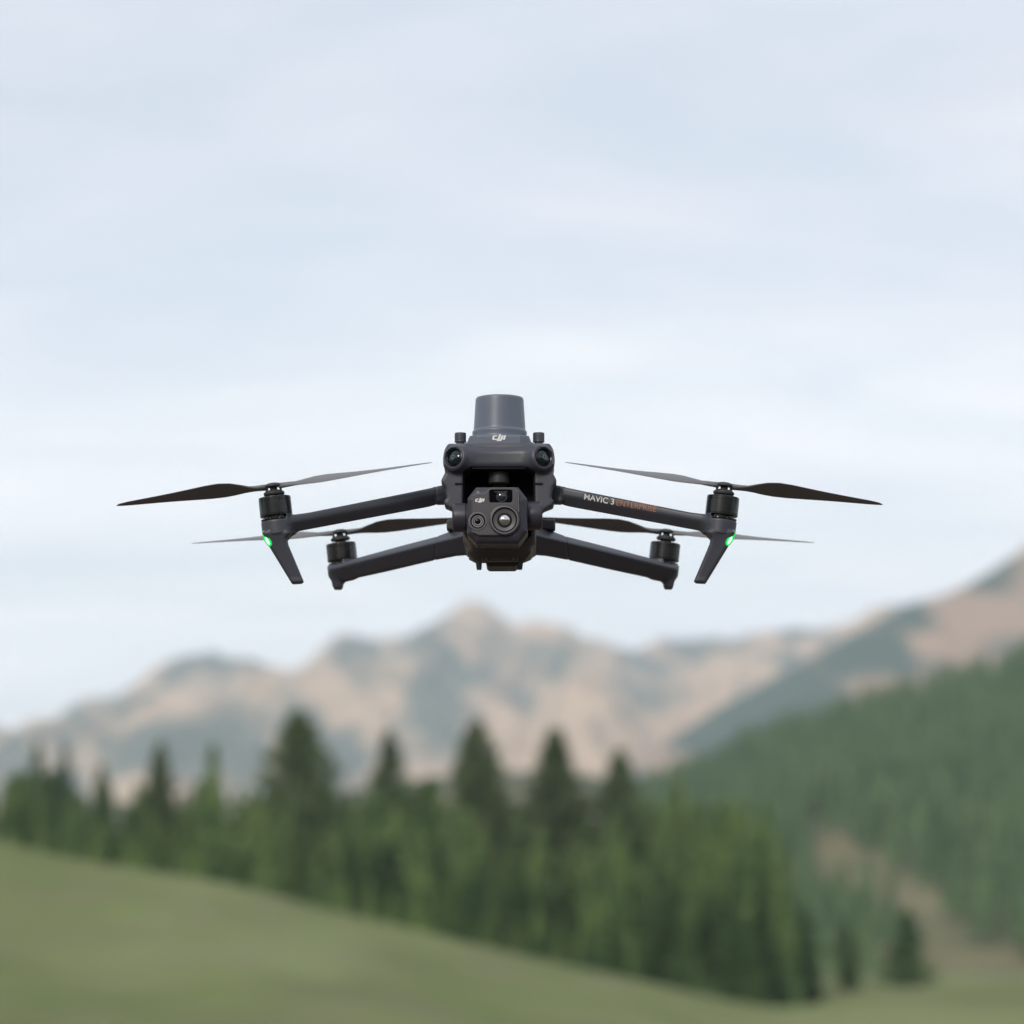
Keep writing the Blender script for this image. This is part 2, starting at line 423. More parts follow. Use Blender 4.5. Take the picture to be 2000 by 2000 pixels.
def project_np(x, y, z):
    c, s = math.cos(PITCH), math.sin(PITCH); dz = z - CAM_H
    f = y * c + dz * s; u = -y * s + dz * c
    return 1000 + x / f / TAN * 1000, 1000 - u / f / TAN * 1000
hill = terrain('hill', np.linspace(5, 420, 130), np.concatenate([np.linspace(255, 705, 120), np.linspace(715, 940, 14)]), hill_z,
        lambda X, Y, Z: 0.34 + 0.5 * fbm(X / 12, Y / 25, 27),
        terrain_material('dry hillside grass', (0.175, 0.165, 0.092), (0.215, 0.195, 0.115), (0.085, 0.105, 0.055), (0.12, 0.13, 0.075), 0.08))

# unseen wooded slope, added behind the camera to darken the drone's reflections
aa = np.radians(np.linspace(95, 265, 120)); rr_ = np.linspace(70, 420, 50)
A2, R2 = np.meshgrid(aa, rr_)
bx_, by_ = R2 * np.sin(A2), R2 * np.cos(A2)
prof = sstep(math.radians(95), math.radians(125), A2) * (1 - sstep(math.radians(235), math.radians(265), A2))
bz_ = (sstep(70, 300, R2) * (58 + 16 * fbm(A2 * 6, A2 * 0 + 3.3, 55)) + 4 * fbm(bx_ / 12, by_ / 12, 57) * sstep(80, 120, R2)) * prof * (1 - sstep(330, 420, R2)) - 0.4
nb_ = len(aa); ii = np.arange(nb_ - 1)[None, :] + nb_ * np.arange(len(rr_) - 1)[:, None]
ws = mesh_data('added_slope', np.stack([bx_, by_, bz_], -1).reshape(-1, 3), np.stack([ii, ii + nb_, ii + nb_ + 1, ii + 1], -1).reshape(-1, 4),
               [principled('added slope cover', (0.05, 0.075, 0.04), 0.9, 0.15, var=0.35, vscale=0.15)])
tag(link('added_slope', ws), kind='structure')

# ------------------------------------------------------------------ foliage materials and tree meshes
def leaf_material(name, dark, light, rand=0.25, nscale=0.9):
    m, t, b = mat_nodes(name)
    c = N(t, 'ShaderNodeTexCoord'); oi = N(t, 'ShaderNodeObjectInfo')
    geo = N(t, 'ShaderNodeNewGeometry')
    n = N(t, 'ShaderNodeTexNoise', Scale=nscale, Detail=3.0, Roughness=0.6)
    t.links.new(geo.outputs['Position'], n.inputs['Vector'])
    r = N(t, 'ShaderNodeValToRGB')
    r.color_ramp.elements[0].position = 0.32; r.color_ramp.elements[0].color = (*dark, 1)
    r.color_ramp.elements[1].position = 0.68; r.color_ramp.elements[1].color = (*light, 1)
    t.links.new(n.outputs[0], r.inputs[0])
    hs = N(t, 'ShaderNodeHueSaturation')
    mr = N(t, 'ShaderNodeMapRange'); mr.inputs['To Min'].default_value = 1 - rand; mr.inputs['To Max'].default_value = 1 + rand
    t.links.new(oi.outputs['Random'], mr.inputs['Value']); t.links.new(mr.outputs[0], hs.inputs['Value'])
    t.links.new(r.outputs[0], hs.inputs['Color']); t.links.new(hs.outputs[0], b.inputs['Base Color'])
    b.inputs['Roughness'].default_value = 0.8; b.inputs['Specular IOR Level'].default_value = 0.2
    tr = N(t, 'ShaderNodeBsdfTranslucent'); ms = N(t, 'ShaderNodeMixShader'); ms.inputs[0].default_value = 0.35
    t.links.new(hs.outputs[0], tr.inputs['Color'])
    t.links.new(b.outputs[0], ms.inputs[1]); t.links.new(tr.outputs[0], ms.inputs[2])
    t.links.new(ms.outputs[0], t.nodes['Material Output'].inputs['Surface'])
    return m
bark = principled('bark', (0.10, 0.075, 0.055), 0.9, 0.2, var=0.3, vscale=3.0)
needle_dark = leaf_material('pine needles', (0.080, 0.118, 0.052), (0.18, 0.23, 0.098), 0.15)
leaf_light = leaf_material('young conifer needles', (0.105, 0.190, 0.074), (0.295, 0.40, 0.145), 0.2, 0.45)
leaf_deep = leaf_material('deep green conifer needles', (0.046, 0.098, 0.042), (0.135, 0.215, 0.080), 0.25, 0.45)  # deeper green for the darker conifers of the belt
leaf_far = leaf_material('far conifer needles', (0.10, 0.155, 0.10), (0.18, 0.24, 0.15), 0.12)

def conifer(seed, slim=0.16, droop=0.25, power=0.9, n_leaf=4800, bare=0.06, leaf=0.032):
    """unit-height crown (leaf faces spread over whorled branches) and tapered trunk with limbs"""
    rs = np.random.RandomState(seed)
    V = []; F = []
    limb = []
    nb = 150
    per = n_leaf // nb
    for b in range(nb):
        t = bare + (1 - bare) * (1 - (1 - (b + rs.rand()) / nb) ** 1.15)
        t = min(t, 0.985)
        rmax = slim * (1 - t) ** power * (0.55 + 0.75 * rs.rand()) + 0.006
        az = b * 2.39996 + rs.rand() * 0.5
        dv = np.array([math.cos(az), math.sin(az), 0])
        limb.append((t, rmax, dv))
        for k in range(per):
            s = math.sqrt(rs.rand()) * rmax
            z = t - droop * s + 0.35 * s * s / max(rmax, 1e-3) + rs.randn() * 0.010
            side = np.array([-dv[1], dv[0], 0]) * rs.randn() * 0.26 * s
            c = dv * s + side + np.array([0, 0, z])
            size = leaf * (0.55 + 0.7 * rs.rand()) * (0.45 + 0.55 * (1 - t))
            d1 = dv * 0.8 + rs.randn(3) * 0.55; d1 /= np.linalg.norm(d1)
            d2 = np.cross(d1, rs.randn(3)); d2 /= np.linalg.norm(d2)
            i = len(V)
            V += [c - d1 * size, c + d2 * size * 0.42, c + d1 * size, c - d2 * size * 0.42]
            F.append((i, i + 1, i + 2, i + 3))
    for k in range(26):                     # leader shoot
        z = 0.965 + 0.04 * rs.rand(); i = len(V)
        c = np.array([rs.randn() * 0.003, rs.randn() * 0.003, z]); d1 = np.array([rs.randn() * 0.4, rs.randn() * 0.4, 1]); d1 /= np.linalg.norm(d1)
        d2 = np.cross(d1, rs.randn(3)); d2 /= np.linalg.norm(d2)
        V += [c - d1 * 0.016, c + d2 * 0.007, c + d1 * 0.016, c - d2 * 0.007]; F.append((i, i + 1, i + 2, i + 3))
    crown_v = np.array(V); crown_f = F
    TV = []; TF = []
    def tube(p0, p1, r0, r1, n=7):
        p0 = np.array(p0, float); p1 = np.array(p1, float); ax = p1 - p0; ax /= np.linalg.norm(ax)
        u = np.cross(ax, [0.3, 0.9, 0.1]); u /= np.linalg.norm(u); w = np.cross(ax, u)
        i = len(TV)
        for p, r in ((p0, r0), (p1, r1)):
            for k in range(n):
                a = 2 * math.pi * k / n; TV.append(p + r * (math.cos(a) * u + math.sin(a) * w))
        for k in range(n): TF.append((i + k, i + (k + 1) % n, i + n + (k + 1) % n, i + n + k))
    for j in range(6):
        z0, z1 = j / 6, (j + 1) / 6
        tube((0, 0, z0 * 0.97), (0, 0, z1 * 0.97), 0.017 * (1 - z0) + 0.002, 0.017 * (1 - z1) + 0.002)
    for t, rm, dv in limb[::3]:
        tube((0, 0, t), dv * rm * 0.8 + np.array([0, 0, t - droop * rm * 0.8 + 0.2 * rm]), 0.004 * (1 - t) + 0.001, 0.0008, 4)
    return crown_v, crown_f, np.array(TV), TF

TREES = {}
def tree_kind(key, mat, **kw):
    cv, cf, tv, tf = conifer(**kw)
    TREES[key] = (mesh_data(key + ' crown', cv, cf, [mat], smooth=False), mesh_data(key + ' trunk', tv, tf, [bark]))
for k in range(4):
    tree_kind(f'young{k}', leaf_light, seed=100 + k, slim=[0.15, 0.18, 0.135, 0.19][k], droop=0.1, power=[0.95, 0.85, 1.0, 0.85][k])
    tree_kind(f'deep{k}', leaf_deep, seed=120 + k, slim=[0.19, 0.22, 0.17, 0.24][k], droop=0.15, power=[0.9, 0.8, 0.95, 0.8][k])
for k in range(3):
    tree_kind(f'pine{k}', needle_dark, seed=200 + k, slim=[0.43, 0.37, 0.40][k], droop=0.35, power=[0.72, 0.75, 0.74][k], n_leaf=6000, bare=0.1, leaf=0.036)
tree_kind('far0', leaf_far, seed=300, slim=0.16, droop=0.2, power=0.8)
tree_kind('far1', leaf_far, seed=301, slim=0.19, droop=0.2, power=0.75)

rng = random.Random(7)
def plant_tree(name, key, x, y, h, wid, label, cat, group):
    z = float(ground_z(x, y)) - 0.1
    if y > 262 and x > 8: z = max(z, float(hill_z(np.array([x]), np.array([y]))[0]) - 0.2)
    root = empty(name, (x, y, z))
    root.rotation_euler = (rng.uniform(-0.02, 0.02), rng.uniform(-0.02, 0.02), rng.uniform(0, 6.28))
    root.scale = (h * wid, h * wid, h)
    tag(root, label, cat, group)
    cm, tm = TREES[key]
    link('crown', cm, root); link('trunk', tm, root)
    return root
def tree_at(name, key, px, py_top, Y, wid, label, cat, group):
    p = at(px, py_top, Y); z = float(ground_z(p.x, Y)) - 0.1
    return plant_tree(name, key, p.x, Y, (p.z - z) / 0.985, wid, label, cat, group)

G_P = 'dark pines rising above the young trees'
G_Y = 'young conifers in the belt behind the meadow'
# the trees one can tell apart
tree_at('pine_tree', 'pine0', 577, 1402, 215, 0.98, 'tallest dark green pine with broad rounded crown, left of centre below the drone', 'pine', G_P)
tree_at('pine_tree', 'pine1', 766, 1440, 240, 0.62, 'narrow dark pine between the tallest pine and the next dark pine to its right', 'pine', G_P)
tree_at('pine_tree', 'pine2', 932, 1418, 215, 0.80, 'dark pine with tapering crown straight below the drone camera', 'pine', G_P)
tree_at('pine_tree', 'pine1', 1093, 1438, 212, 0.98, 'broad dark brownish pine, first one right of the pine below the drone camera', 'pine', G_P)
tree_at('pine_tree', 'pine0', 1207, 1474, 220, 0.70, 'smaller dark pine close beside the broad brownish pine, on its right', 'pine', G_P)
tree_at('pine_tree', 'pine2', 309, 1460, 205, 0.52, 'slim dark spire between two paler spires in the left part of the tree belt', 'pine', G_P)
tree_at('conifer_tree', 'young2', 419, 1464, 195, 0.95, 'bright green slim spire left of the tallest dark pine', 'conifer', G_Y)
tree_at('conifer_tree', 'deep0', 207, 1506, 200, 0.9, 'mid green pointed conifer between the slim dark spire and the left edge trees', 'conifer', G_Y)
tree_at('conifer_tree', 'far0', 78, 1462, 285, 0.75, 'pale bluish green conifer top, left one of the faint pair near the left edge', 'conifer', 'faint conifers farther back')
tree_at('conifer_tree', 'far1', 124, 1466, 290, 0.6, 'pale bluish green conifer top, right one of the faint pair near the left edge', 'conifer', 'faint conifers farther back')
tree_at('conifer_tree', 'young0', 1321, 1526, 190, 0.85, 'bright green pointed conifer standing out right of the dark pines', 'conifer', G_Y)
tree_at('conifer_tree', 'young1', 1440, 1566, 182, 0.85, 'bright green conifer in front of the wooded hill, left one of a close pair', 'conifer', G_Y)
tree_at('conifer_tree', 'young3', 1487, 1574, 185, 0.75, 'bright green conifer in front of the wooded hill, right one of a close pair', 'conifer', G_Y)
tree_at('conifer_tree', 'deep3', 1771, 1772, 205, 1.45, 'small dark green cone shaped conifer alone beside the brown hillside strip', 'conifer', 'small conifers at the foot of the wooded hill')
tree_at('conifer_tree', 'deep1', 1655, 1800, 205, 0.95, 'small dark conifer below the wooded hill, left of the lone cone shaped one', 'conifer', 'small conifers at the foot of the wooded hill')
tree_at('conifer_tree', 'deep2', 1572, 1760, 196, 1.1, 'dark conifer at the right end of the tree belt where the meadow dips lowest', 'conifer', 'small conifers at the foot of the wooded hill')
# the belt itself
belt = [(-60, 1535), (0, 1520), (60, 1510), (110, 1530), (160, 1555), (250, 1545), (300, 1570), (360, 1560), (420, 1550), (480, 1560), (530, 1540), (600, 1570),
        (640, 1550), (700, 1548), (760, 1552), (820, 1535), (860, 1545), (930, 1560), (1000, 1580), (1060, 1620), (1110, 1600), (1160, 1590), (1230, 1570), (1290, 1560),
        (1340, 1545), (1390, 1570), (1450, 1580), (1500, 1600), (1540, 1680), (1560, 1760)]
bx = [b[0] for b in belt]; by = [b[1] for b in belt]
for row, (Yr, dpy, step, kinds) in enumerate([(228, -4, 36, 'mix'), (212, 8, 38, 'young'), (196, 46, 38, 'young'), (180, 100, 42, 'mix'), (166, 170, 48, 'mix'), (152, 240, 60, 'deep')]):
    px = -70 + row * 13
    while px < 1545 - row * 8:
        pxx = px + rng.uniform(-12, 12)
        top = np.interp(pxx, bx, by) + dpy + rng.uniform(-16, 30)
        crest = np.interp(pxx, _gx, _gy)
        if top < crest - 40:
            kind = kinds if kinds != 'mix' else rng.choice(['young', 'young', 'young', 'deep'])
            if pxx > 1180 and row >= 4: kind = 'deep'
            zone = 'left' if pxx < 500 else ('middle' if pxx < 1130 else 'right')
            part = {'left': 'above the left part of the meadow edge', 'middle': 'below the dark pines', 'right': 'left of the wooded hill'}[zone]
            if kind == 'young':
                lab = f'light green young conifer crowded {part}'
            else:
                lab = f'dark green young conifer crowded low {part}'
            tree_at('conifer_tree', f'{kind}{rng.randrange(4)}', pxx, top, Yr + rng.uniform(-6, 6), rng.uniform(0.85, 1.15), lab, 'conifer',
                    f'{"light" if kind == "young" else "dark"} young conifers {part}')
        px += step * rng.uniform(0.8, 1.2)

# the wood covering the right-hand hill: one mass
rs = np.random.RandomState(5)
n_try = 9500
fx = rs.uniform(14, 260, n_try); fy = 275 + 440 * rs.rand(n_try) ** 0.9
fz = hill_z(fx, fy)
ppx, ppy = project_np(fx, fy, fz)
keep = (ppx < 2250) & (ppx > 1180)
for poly in CLEAR:
    for up_ in ((0, 16, 32) if poly is CLEAR[0] else (0, 20, 40, 60)): keep &= ~in_poly(ppx, ppy - up_ * 450 / fy, poly)
fx, fy, fz = fx[keep], fy[keep], fz[keep]
FV = []; FF = []
for x, y, z in zip(fx, fy, fz):
    h = rs.uniform(4.5, 8.5); r = h * rs.uniform(0.15, 0.22)
    for tier in range(4):
        z0 = z + h * (0.10 + 0.21 * tier); z1 = z + h * min(1.0, 0.42 + 0.22 * tier); rr = r * (1 - 0.22 * tier)
        n = 7; i = len(FV); off = rs.rand() * 6.28
        for k in range(n):
            a = off + 2 * math.pi * k / n; q = rr * rs.uniform(0.62, 1.15)
            FV.append((x + q * math.cos(a), y + q * math.sin(a), z0 + h * rs.uniform(-0.05, 0.05)))
        FV.append((x + rs.randn() * 0.05, y + rs.randn() * 0.05, z1))
        for k in range(n): FF.append((i + k, i + (k + 1) % n, i + n))
hill_leaf = leaf_material('hill wood needles', (0.072, 0.138, 0.070), (0.165, 0.245, 0.112), 0.0, 0.16)
forest = link('forest', mesh_data('forest', FV, FF, [hill_leaf], smooth=False))
tag(forest, 'dense green conifer wood covering the hillside on the right', 'forest', kind='stuff')

# ------------------------------------------------------------------ air
hz = bpy.data.materials.new('haze air'); hz.use_nodes = True
t = hz.node_tree; t.nodes.clear()
ho = N(t, 'ShaderNodeOutputMaterial'); pv = N(t, 'ShaderNodeVolumePrincipled')
pv.inputs['Color'].default_value = (0.74, 0.87, 1.0, 1)
pv.inputs['Density'].default_value = 0.00016
pv.inputs['Anisotropy'].default_value = 0.0
t.links.new(pv.outputs[0], ho.inputs['Volume'])
B0, B1 = (-6800, -6800, -25), (6800, 6800, 640)
hv = [(x, y, z) for z in (B0[2], B1[2]) for y in (B0[1], B1[1]) for x in (B0[0], B1[0])]
hf = [(0, 2, 3, 1), (4, 5, 7, 6), (0, 1, 5, 4), (2, 6, 7, 3), (0, 4, 6, 2), (1, 3, 7, 5)]
haze = link('haze', mesh_data('haze', hv, hf, [hz], smooth=False)); tag(haze, kind='stuff')

# ================================================================== THE DRONE
ROOT = at(974, 1151, FRONT)
drone = empty('drone', ROOT)
drone.rotation_euler = (0, 0, R(-0.6))
tag(drone, 'dark grey quadcopter drone hovering in mid air with a camera under its nose', 'drone')

def q(px, py, dy):
    """real size of a traced point at depth dy (mm behind the front motors): local x, z in mm"""
    p = at(px, py, FRONT + dy / 1000); c = at(974, 1151, FRONT)
    # keep the centre line straight through the drone
    k = (FRONT + dy / 1000) / FRONT
    return (p.x - c.x * 1.0) * 1000, (p.z - c.z) * 1000
def qc(half, py, dy):
    """same, for a distance in pixels from the centre line"""
    a = at(1000 + half, py, FRONT + dy / 1000)
    return a.x * 1000, (a.z - ROOT.z) * 1000

plastic = principled('grey plastic', (0.046, 0.051, 0.068), 0.45, 0.6, bump=0.12, bscale=2500, var=0.05, vscale=40)
plastic_d = principled('dark plastic', (0.030, 0.031, 0.036), 0.5, 0.5, bump=0.12, bscale=2500, var=0.06, vscale=60)
rtk_mat = principled('module plastic', (0.112, 0.134, 0.180), 0.38, 0.6, bump=0.08, bscale=2500, var=0.04, vscale=40)
cam_mat = principled('camera housing', (0.033, 0.032, 0.046), 0.38, 0.5, bump=0.1, bscale=2500, var=0.05, vscale=60)
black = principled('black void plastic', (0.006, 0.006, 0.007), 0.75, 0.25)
metal_b = principled('black anodised metal', (0.007, 0.007, 0.009), 0.27, 0.7, metal=0.0, var=0.1, vscale=80, coat=0.0)
steel = principled('steel', (0.5, 0.5, 0.52), 0.3, 0.5, metal=1.0)
glass_d = principled('dark lens glass', (0.003, 0.003, 0.005), 0.05, 0.22)
glass_t = principled('coated lens glass', (0.003, 0.012, 0.016), 0.05, 0.55, coat=0.0)
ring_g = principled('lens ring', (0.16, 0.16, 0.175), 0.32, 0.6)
germ = principled('thermal lens', (0.62, 0.60, 0.60), 0.05, 0.5, metal=1.0)
prop_m = principled('propeller plastic', (0.15, 0.155, 0.165), 0.5, 0.4, bump=0.05, bscale=1500)
white_p = principled('white print', (0.80, 0.80, 0.80), 0.6, 0.3)
orange_p = principled('copper print', (0.50, 0.20, 0.115), 0.6, 0.3)
belly_m = principled('belly plastic', (0.066, 0.054, 0.052), 0.55, 0.45, bump=0.12, bscale=2500, var=0.06, vscale=60)
def emission(name, col, strength, base=(0, 0.1, 0.02)):
    m, t, b = mat_nodes(name)
    b.inputs['Base Color'].default_value = (*base, 1); b.inputs['Roughness'].default_value = 0.25
    b.inputs['Emission Color'].default_value = (*col, 1); b.inputs['Emission Strength'].default_value = strength
    return m
green_l = emission('green light', (0.0, 0.62, 0.06), 0.9)
green_c = emission('green light core', (0.35, 1.0, 0.50), 1.6)

def mobj(name, verts_mm, faces, mat, parent, mirror=False, smooth=True, sharp=None):
    v = np.array(verts_mm, float) / 1000.0
    f = [tuple(x) for x in (faces.tolist() if isinstance(faces, np.ndarray) else faces)]
    if mirror:
        v = v * np.array([-1, 1, 1]); f = [x[::-1] for x in f]
    return link(name, mesh_data(name, v, f, [mat], smooth, sharp), parent)

class MB:
    """collects shapes (mm) into one mesh"""
    def __init__(s): s.v = []; s.f = []
    def add(s, v, f):
        i = len(s.v); s.v += [tuple(p) for p in v]; s.f += [tuple(k + i for k in x) for x in f]
    def box(s, c, h, M=None):
        c = np.array(c, float)
        P = [np.array([sx * h[0], sy * h[1], sz * h[2]]) for sz in (-1, 1) for sy in (-1, 1) for sx in (-1, 1)]
        if M is not None: P = [np.array(M) @ p for p in P]
        s.add([c + p for p in P], [(0, 2, 3, 1), (4, 5, 7, 6), (0, 1, 5, 4), (2, 6, 7, 3), (0, 4, 6, 2), (1, 3, 7, 5)])
    def lathe(s, prof, o, ax, seg=56, caps=True):
        o = np.array(o, float); ax = np.array(ax, float); ax /= np.linalg.norm(ax)
        u = np.cross(ax, [0.01, 1, 0.02] if abs(ax[1]) < 0.9 else [1, 0, 0.02]); u /= np.linalg.norm(u); w = np.cross(ax, u)
        v = []; f = []
        for r, h in prof:
            for k in range(seg):
                a = 2 * math.pi * k / seg; v.append(o + ax * h + r * (math.cos(a) * u + math.sin(a) * w))
        for j in range(len(prof) - 1):
            for k in range(seg):
                k2 = (k + 1) % seg
                f.append((j * seg + k, j * seg + k2, (j + 1) * seg + k2, (j + 1) * seg + k))
        if caps:
            f.append(tuple(range(seg))[::-1]); f.append(tuple((len(prof) - 1) * seg + k for k in range(seg)))
        s.add(v, f)
    def prism(s, pts, y0, y1):
        n = len(pts); v = [(x, y0, z) for x, z in pts] + [(x, y1, z) for x, z in pts]
        s.add(v, [tuple(range(n)), tuple(range(2 * n - 1, n - 1, -1))] + [(k, n + k, n + (k + 1) % n, (k + 1) % n) for k in range(n)])
    def build(s, name, mat, parent, mirror=False, smooth=True, sharp=32, bevel=0.0):
        o = mobj(name, s.v, s.f, mat, parent, mirror, smooth, sharp)
        bm = bmesh.new(); bm.from_mesh(o.data); bmesh.ops.recalc_face_normals(bm, faces=bm.faces); bm.to_mesh(o.data); bm.free()
        if smooth and sharp: o.data.set_sharp_from_angle(angle=R(sharp))
        if bevel:
            b = o.modifiers.new('bevel', 'BEVEL'); b.width = bevel / 1000; b.segments = 2; b.limit_method = 'ANGLE'; b.angle_limit = R(35)
        return o

# ---- signed-distance modelling: moulded plastic with real fillets
def nets(f, lo, h):
    s = f < 0
    nx, ny, nz = f.shape
    c = s[:-1, :-1, :-1].astype(np.int8)
    for dx_, dy2, dz_ in [(1, 0, 0), (0, 1, 0), (0, 0, 1), (1, 1, 0), (1, 0, 1), (0, 1, 1), (1, 1, 1)]:
        c = c + s[dx_:nx - 1 + dx_, dy2:ny - 1 + dy2, dz_:nz - 1 + dz_]
    act = np.argwhere((c > 0) & (c < 8))
    idx = -np.ones((nx - 1, ny - 1, nz - 1), np.int32)
    idx[act[:, 0], act[:, 1], act[:, 2]] = np.arange(len(act))
    P = np.zeros((len(act), 3)); cnt = np.zeros(len(act))
    corners = [(i, j, k) for i in (0, 1) for j in (0, 1) for k in (0, 1)]
    val = {cn: f[act[:, 0] + cn[0], act[:, 1] + cn[1], act[:, 2] + cn[2]] for cn in corners}
    for a in corners:
        for ax in range(3):
            if a[ax] == 1: continue
            b = list(a); b[ax] = 1; b = tuple(b)
            va, vb = val[a], val[b]
            m = (va < 0) != (vb < 0)
            tt = np.where(m, va / np.where(m, va - vb, 1), 0)
            p = np.tile(np.array(a, float), (len(act), 1)); p[:, ax] += tt
            P[m] += p[m]; cnt[m] += 1
    V = (act + P / np.maximum(cnt, 1)[:, None]) * h + np.array(lo)
    Q = []
    for ax in range(3):
        a1, a2 = (ax + 1) % 3, (ax + 2) % 3
        sl0 = [slice(None)] * 3; sl1 = [slice(None)] * 3
        sl0[ax] = slice(0, -1); sl1[ax] = slice(1, None)
        d = s[tuple(sl0)] != s[tuple(sl1)]
        e = np.argwhere(d)
        e = e[(e[:, a1] > 0) & (e[:, a2] > 0) & (e[:, a1] < f.shape[a1] - 1) & (e[:, a2] < f.shape[a2] - 1)]
        inside = s[e[:, 0], e[:, 1], e[:, 2]]
        def cell(o1, o2):
            g = e.copy(); g[:, a1] -= o1; g[:, a2] -= o2
            return idx[g[:, 0], g[:, 1], g[:, 2]]
        qd = np.stack([cell(1, 1), cell(0, 1), cell(0, 0), cell(1, 0)], -1)
        qd[~inside] = qd[~inside][:, ::-1]
        Q.append(qd)
    return V, np.concatenate(Q)
def sdf_mesh(fn, lo, hi, h=0.6):
    g = [np.arange(lo[i] - 2 * h, hi[i] + 3 * h, h, dtype=np.float32) for i in range(3)]
    X = g[0][:, None, None]; Y = g[1][None, :, None]; Z = g[2][None, None, :]
    d = np.broadcast_to(fn(X, Y, Z), (len(g[0]), len(g[1]), len(g[2]))).astype(np.float32)
    return nets(d, [g[i][0] for i in range(3)], h)
def s_poly(X, Z, pts):
    d = None; sgn = 1.0
    n = len(pts)
    for i in range(n):
        ax, az = pts[i]; bx_, bz = pts[(i + 1) % n]
        ex, ez = bx_ - ax, bz - az
        wx, wz = X - ax, Z - az
        tt = np.clip((wx * ex + wz * ez) / (ex * ex + ez * ez + 1e-9), 0, 1)
        dd = (wx - ex * tt) ** 2 + (wz - ez * tt) ** 2
        d = dd if d is None else np.minimum(d, dd)
        c1 = Z >= az; c2 = Z < bz; c3 = (ex * wz) > (ez * wx)
        flip = (c1 & c2 & c3) | (~c1 & ~c2 & ~c3)
        sgn = sgn * np.where(flip, -1.0, 1.0)
    return np.sqrt(d) * sgn
def s_ext(d2, dy, r):
    """extrusion of a 2-D distance, edges rounded by r"""
    a, b = d2 + r, dy + r
    return np.minimum(np.maximum(a, b), 0) + np.sqrt(np.maximum(a, 0) ** 2 + np.maximum(b, 0) ** 2) - r
def s_box(X, Y, Z, c, h, r):
    a = np.abs(X - c[0]) - h[0] + r; b = np.abs(Y - c[1]) - h[1] + r; e = np.abs(Z - c[2]) - h[2] + r
    return np.minimum(np.maximum(np.maximum(a, b), e), 0) + np.sqrt(np.maximum(a, 0) ** 2 + np.maximum(b, 0) ** 2 + np.maximum(e, 0) ** 2) - r
def s_cyl(X, Y, Z, o, ax, r, h0, h1, rd):
    ax = np.array(ax, float); ax /= np.linalg.norm(ax)
    hx = (X - o[0]) * ax[0] + (Y - o[1]) * ax[1] + (Z - o[2]) * ax[2]
    rr = np.sqrt(np.maximum((X - o[0]) ** 2 + (Y - o[1]) ** 2 + (Z - o[2]) ** 2 - hx ** 2, 0))
    if callable(r): r = r(hx)
    return s_ext(rr - r, np.abs(hx - (h0 + h1) / 2) - (h1 - h0) / 2, rd)
def s_caps(X, Y, Z, a, b, r0, r1):
    a = np.array(a, float); b = np.array(b, float); e = b - a
    tt = np.clip(((X - a[0]) * e[0] + (Y - a[1]) * e[1] + (Z - a[2]) * e[2]) / (e @ e), 0, 1)
    return np.sqrt((X - a[0] - e[0] * tt) ** 2 + (Y - a[1] - e[1] * tt) ** 2 + (Z - a[2] - e[2] * tt) ** 2) - (r0 + (r1 - r0) * tt)
def smin(a, b, k):
    h = np.clip(0.5 + 0.5 * (b - a) / k, 0, 1); return b + (a - b) * h - k * h * (1 - h)
def smax(a, b, k): return -smin(-a, -b, k)
def sym(poly):
    return poly + [(-x, z) for x, z in poly[::-1]]

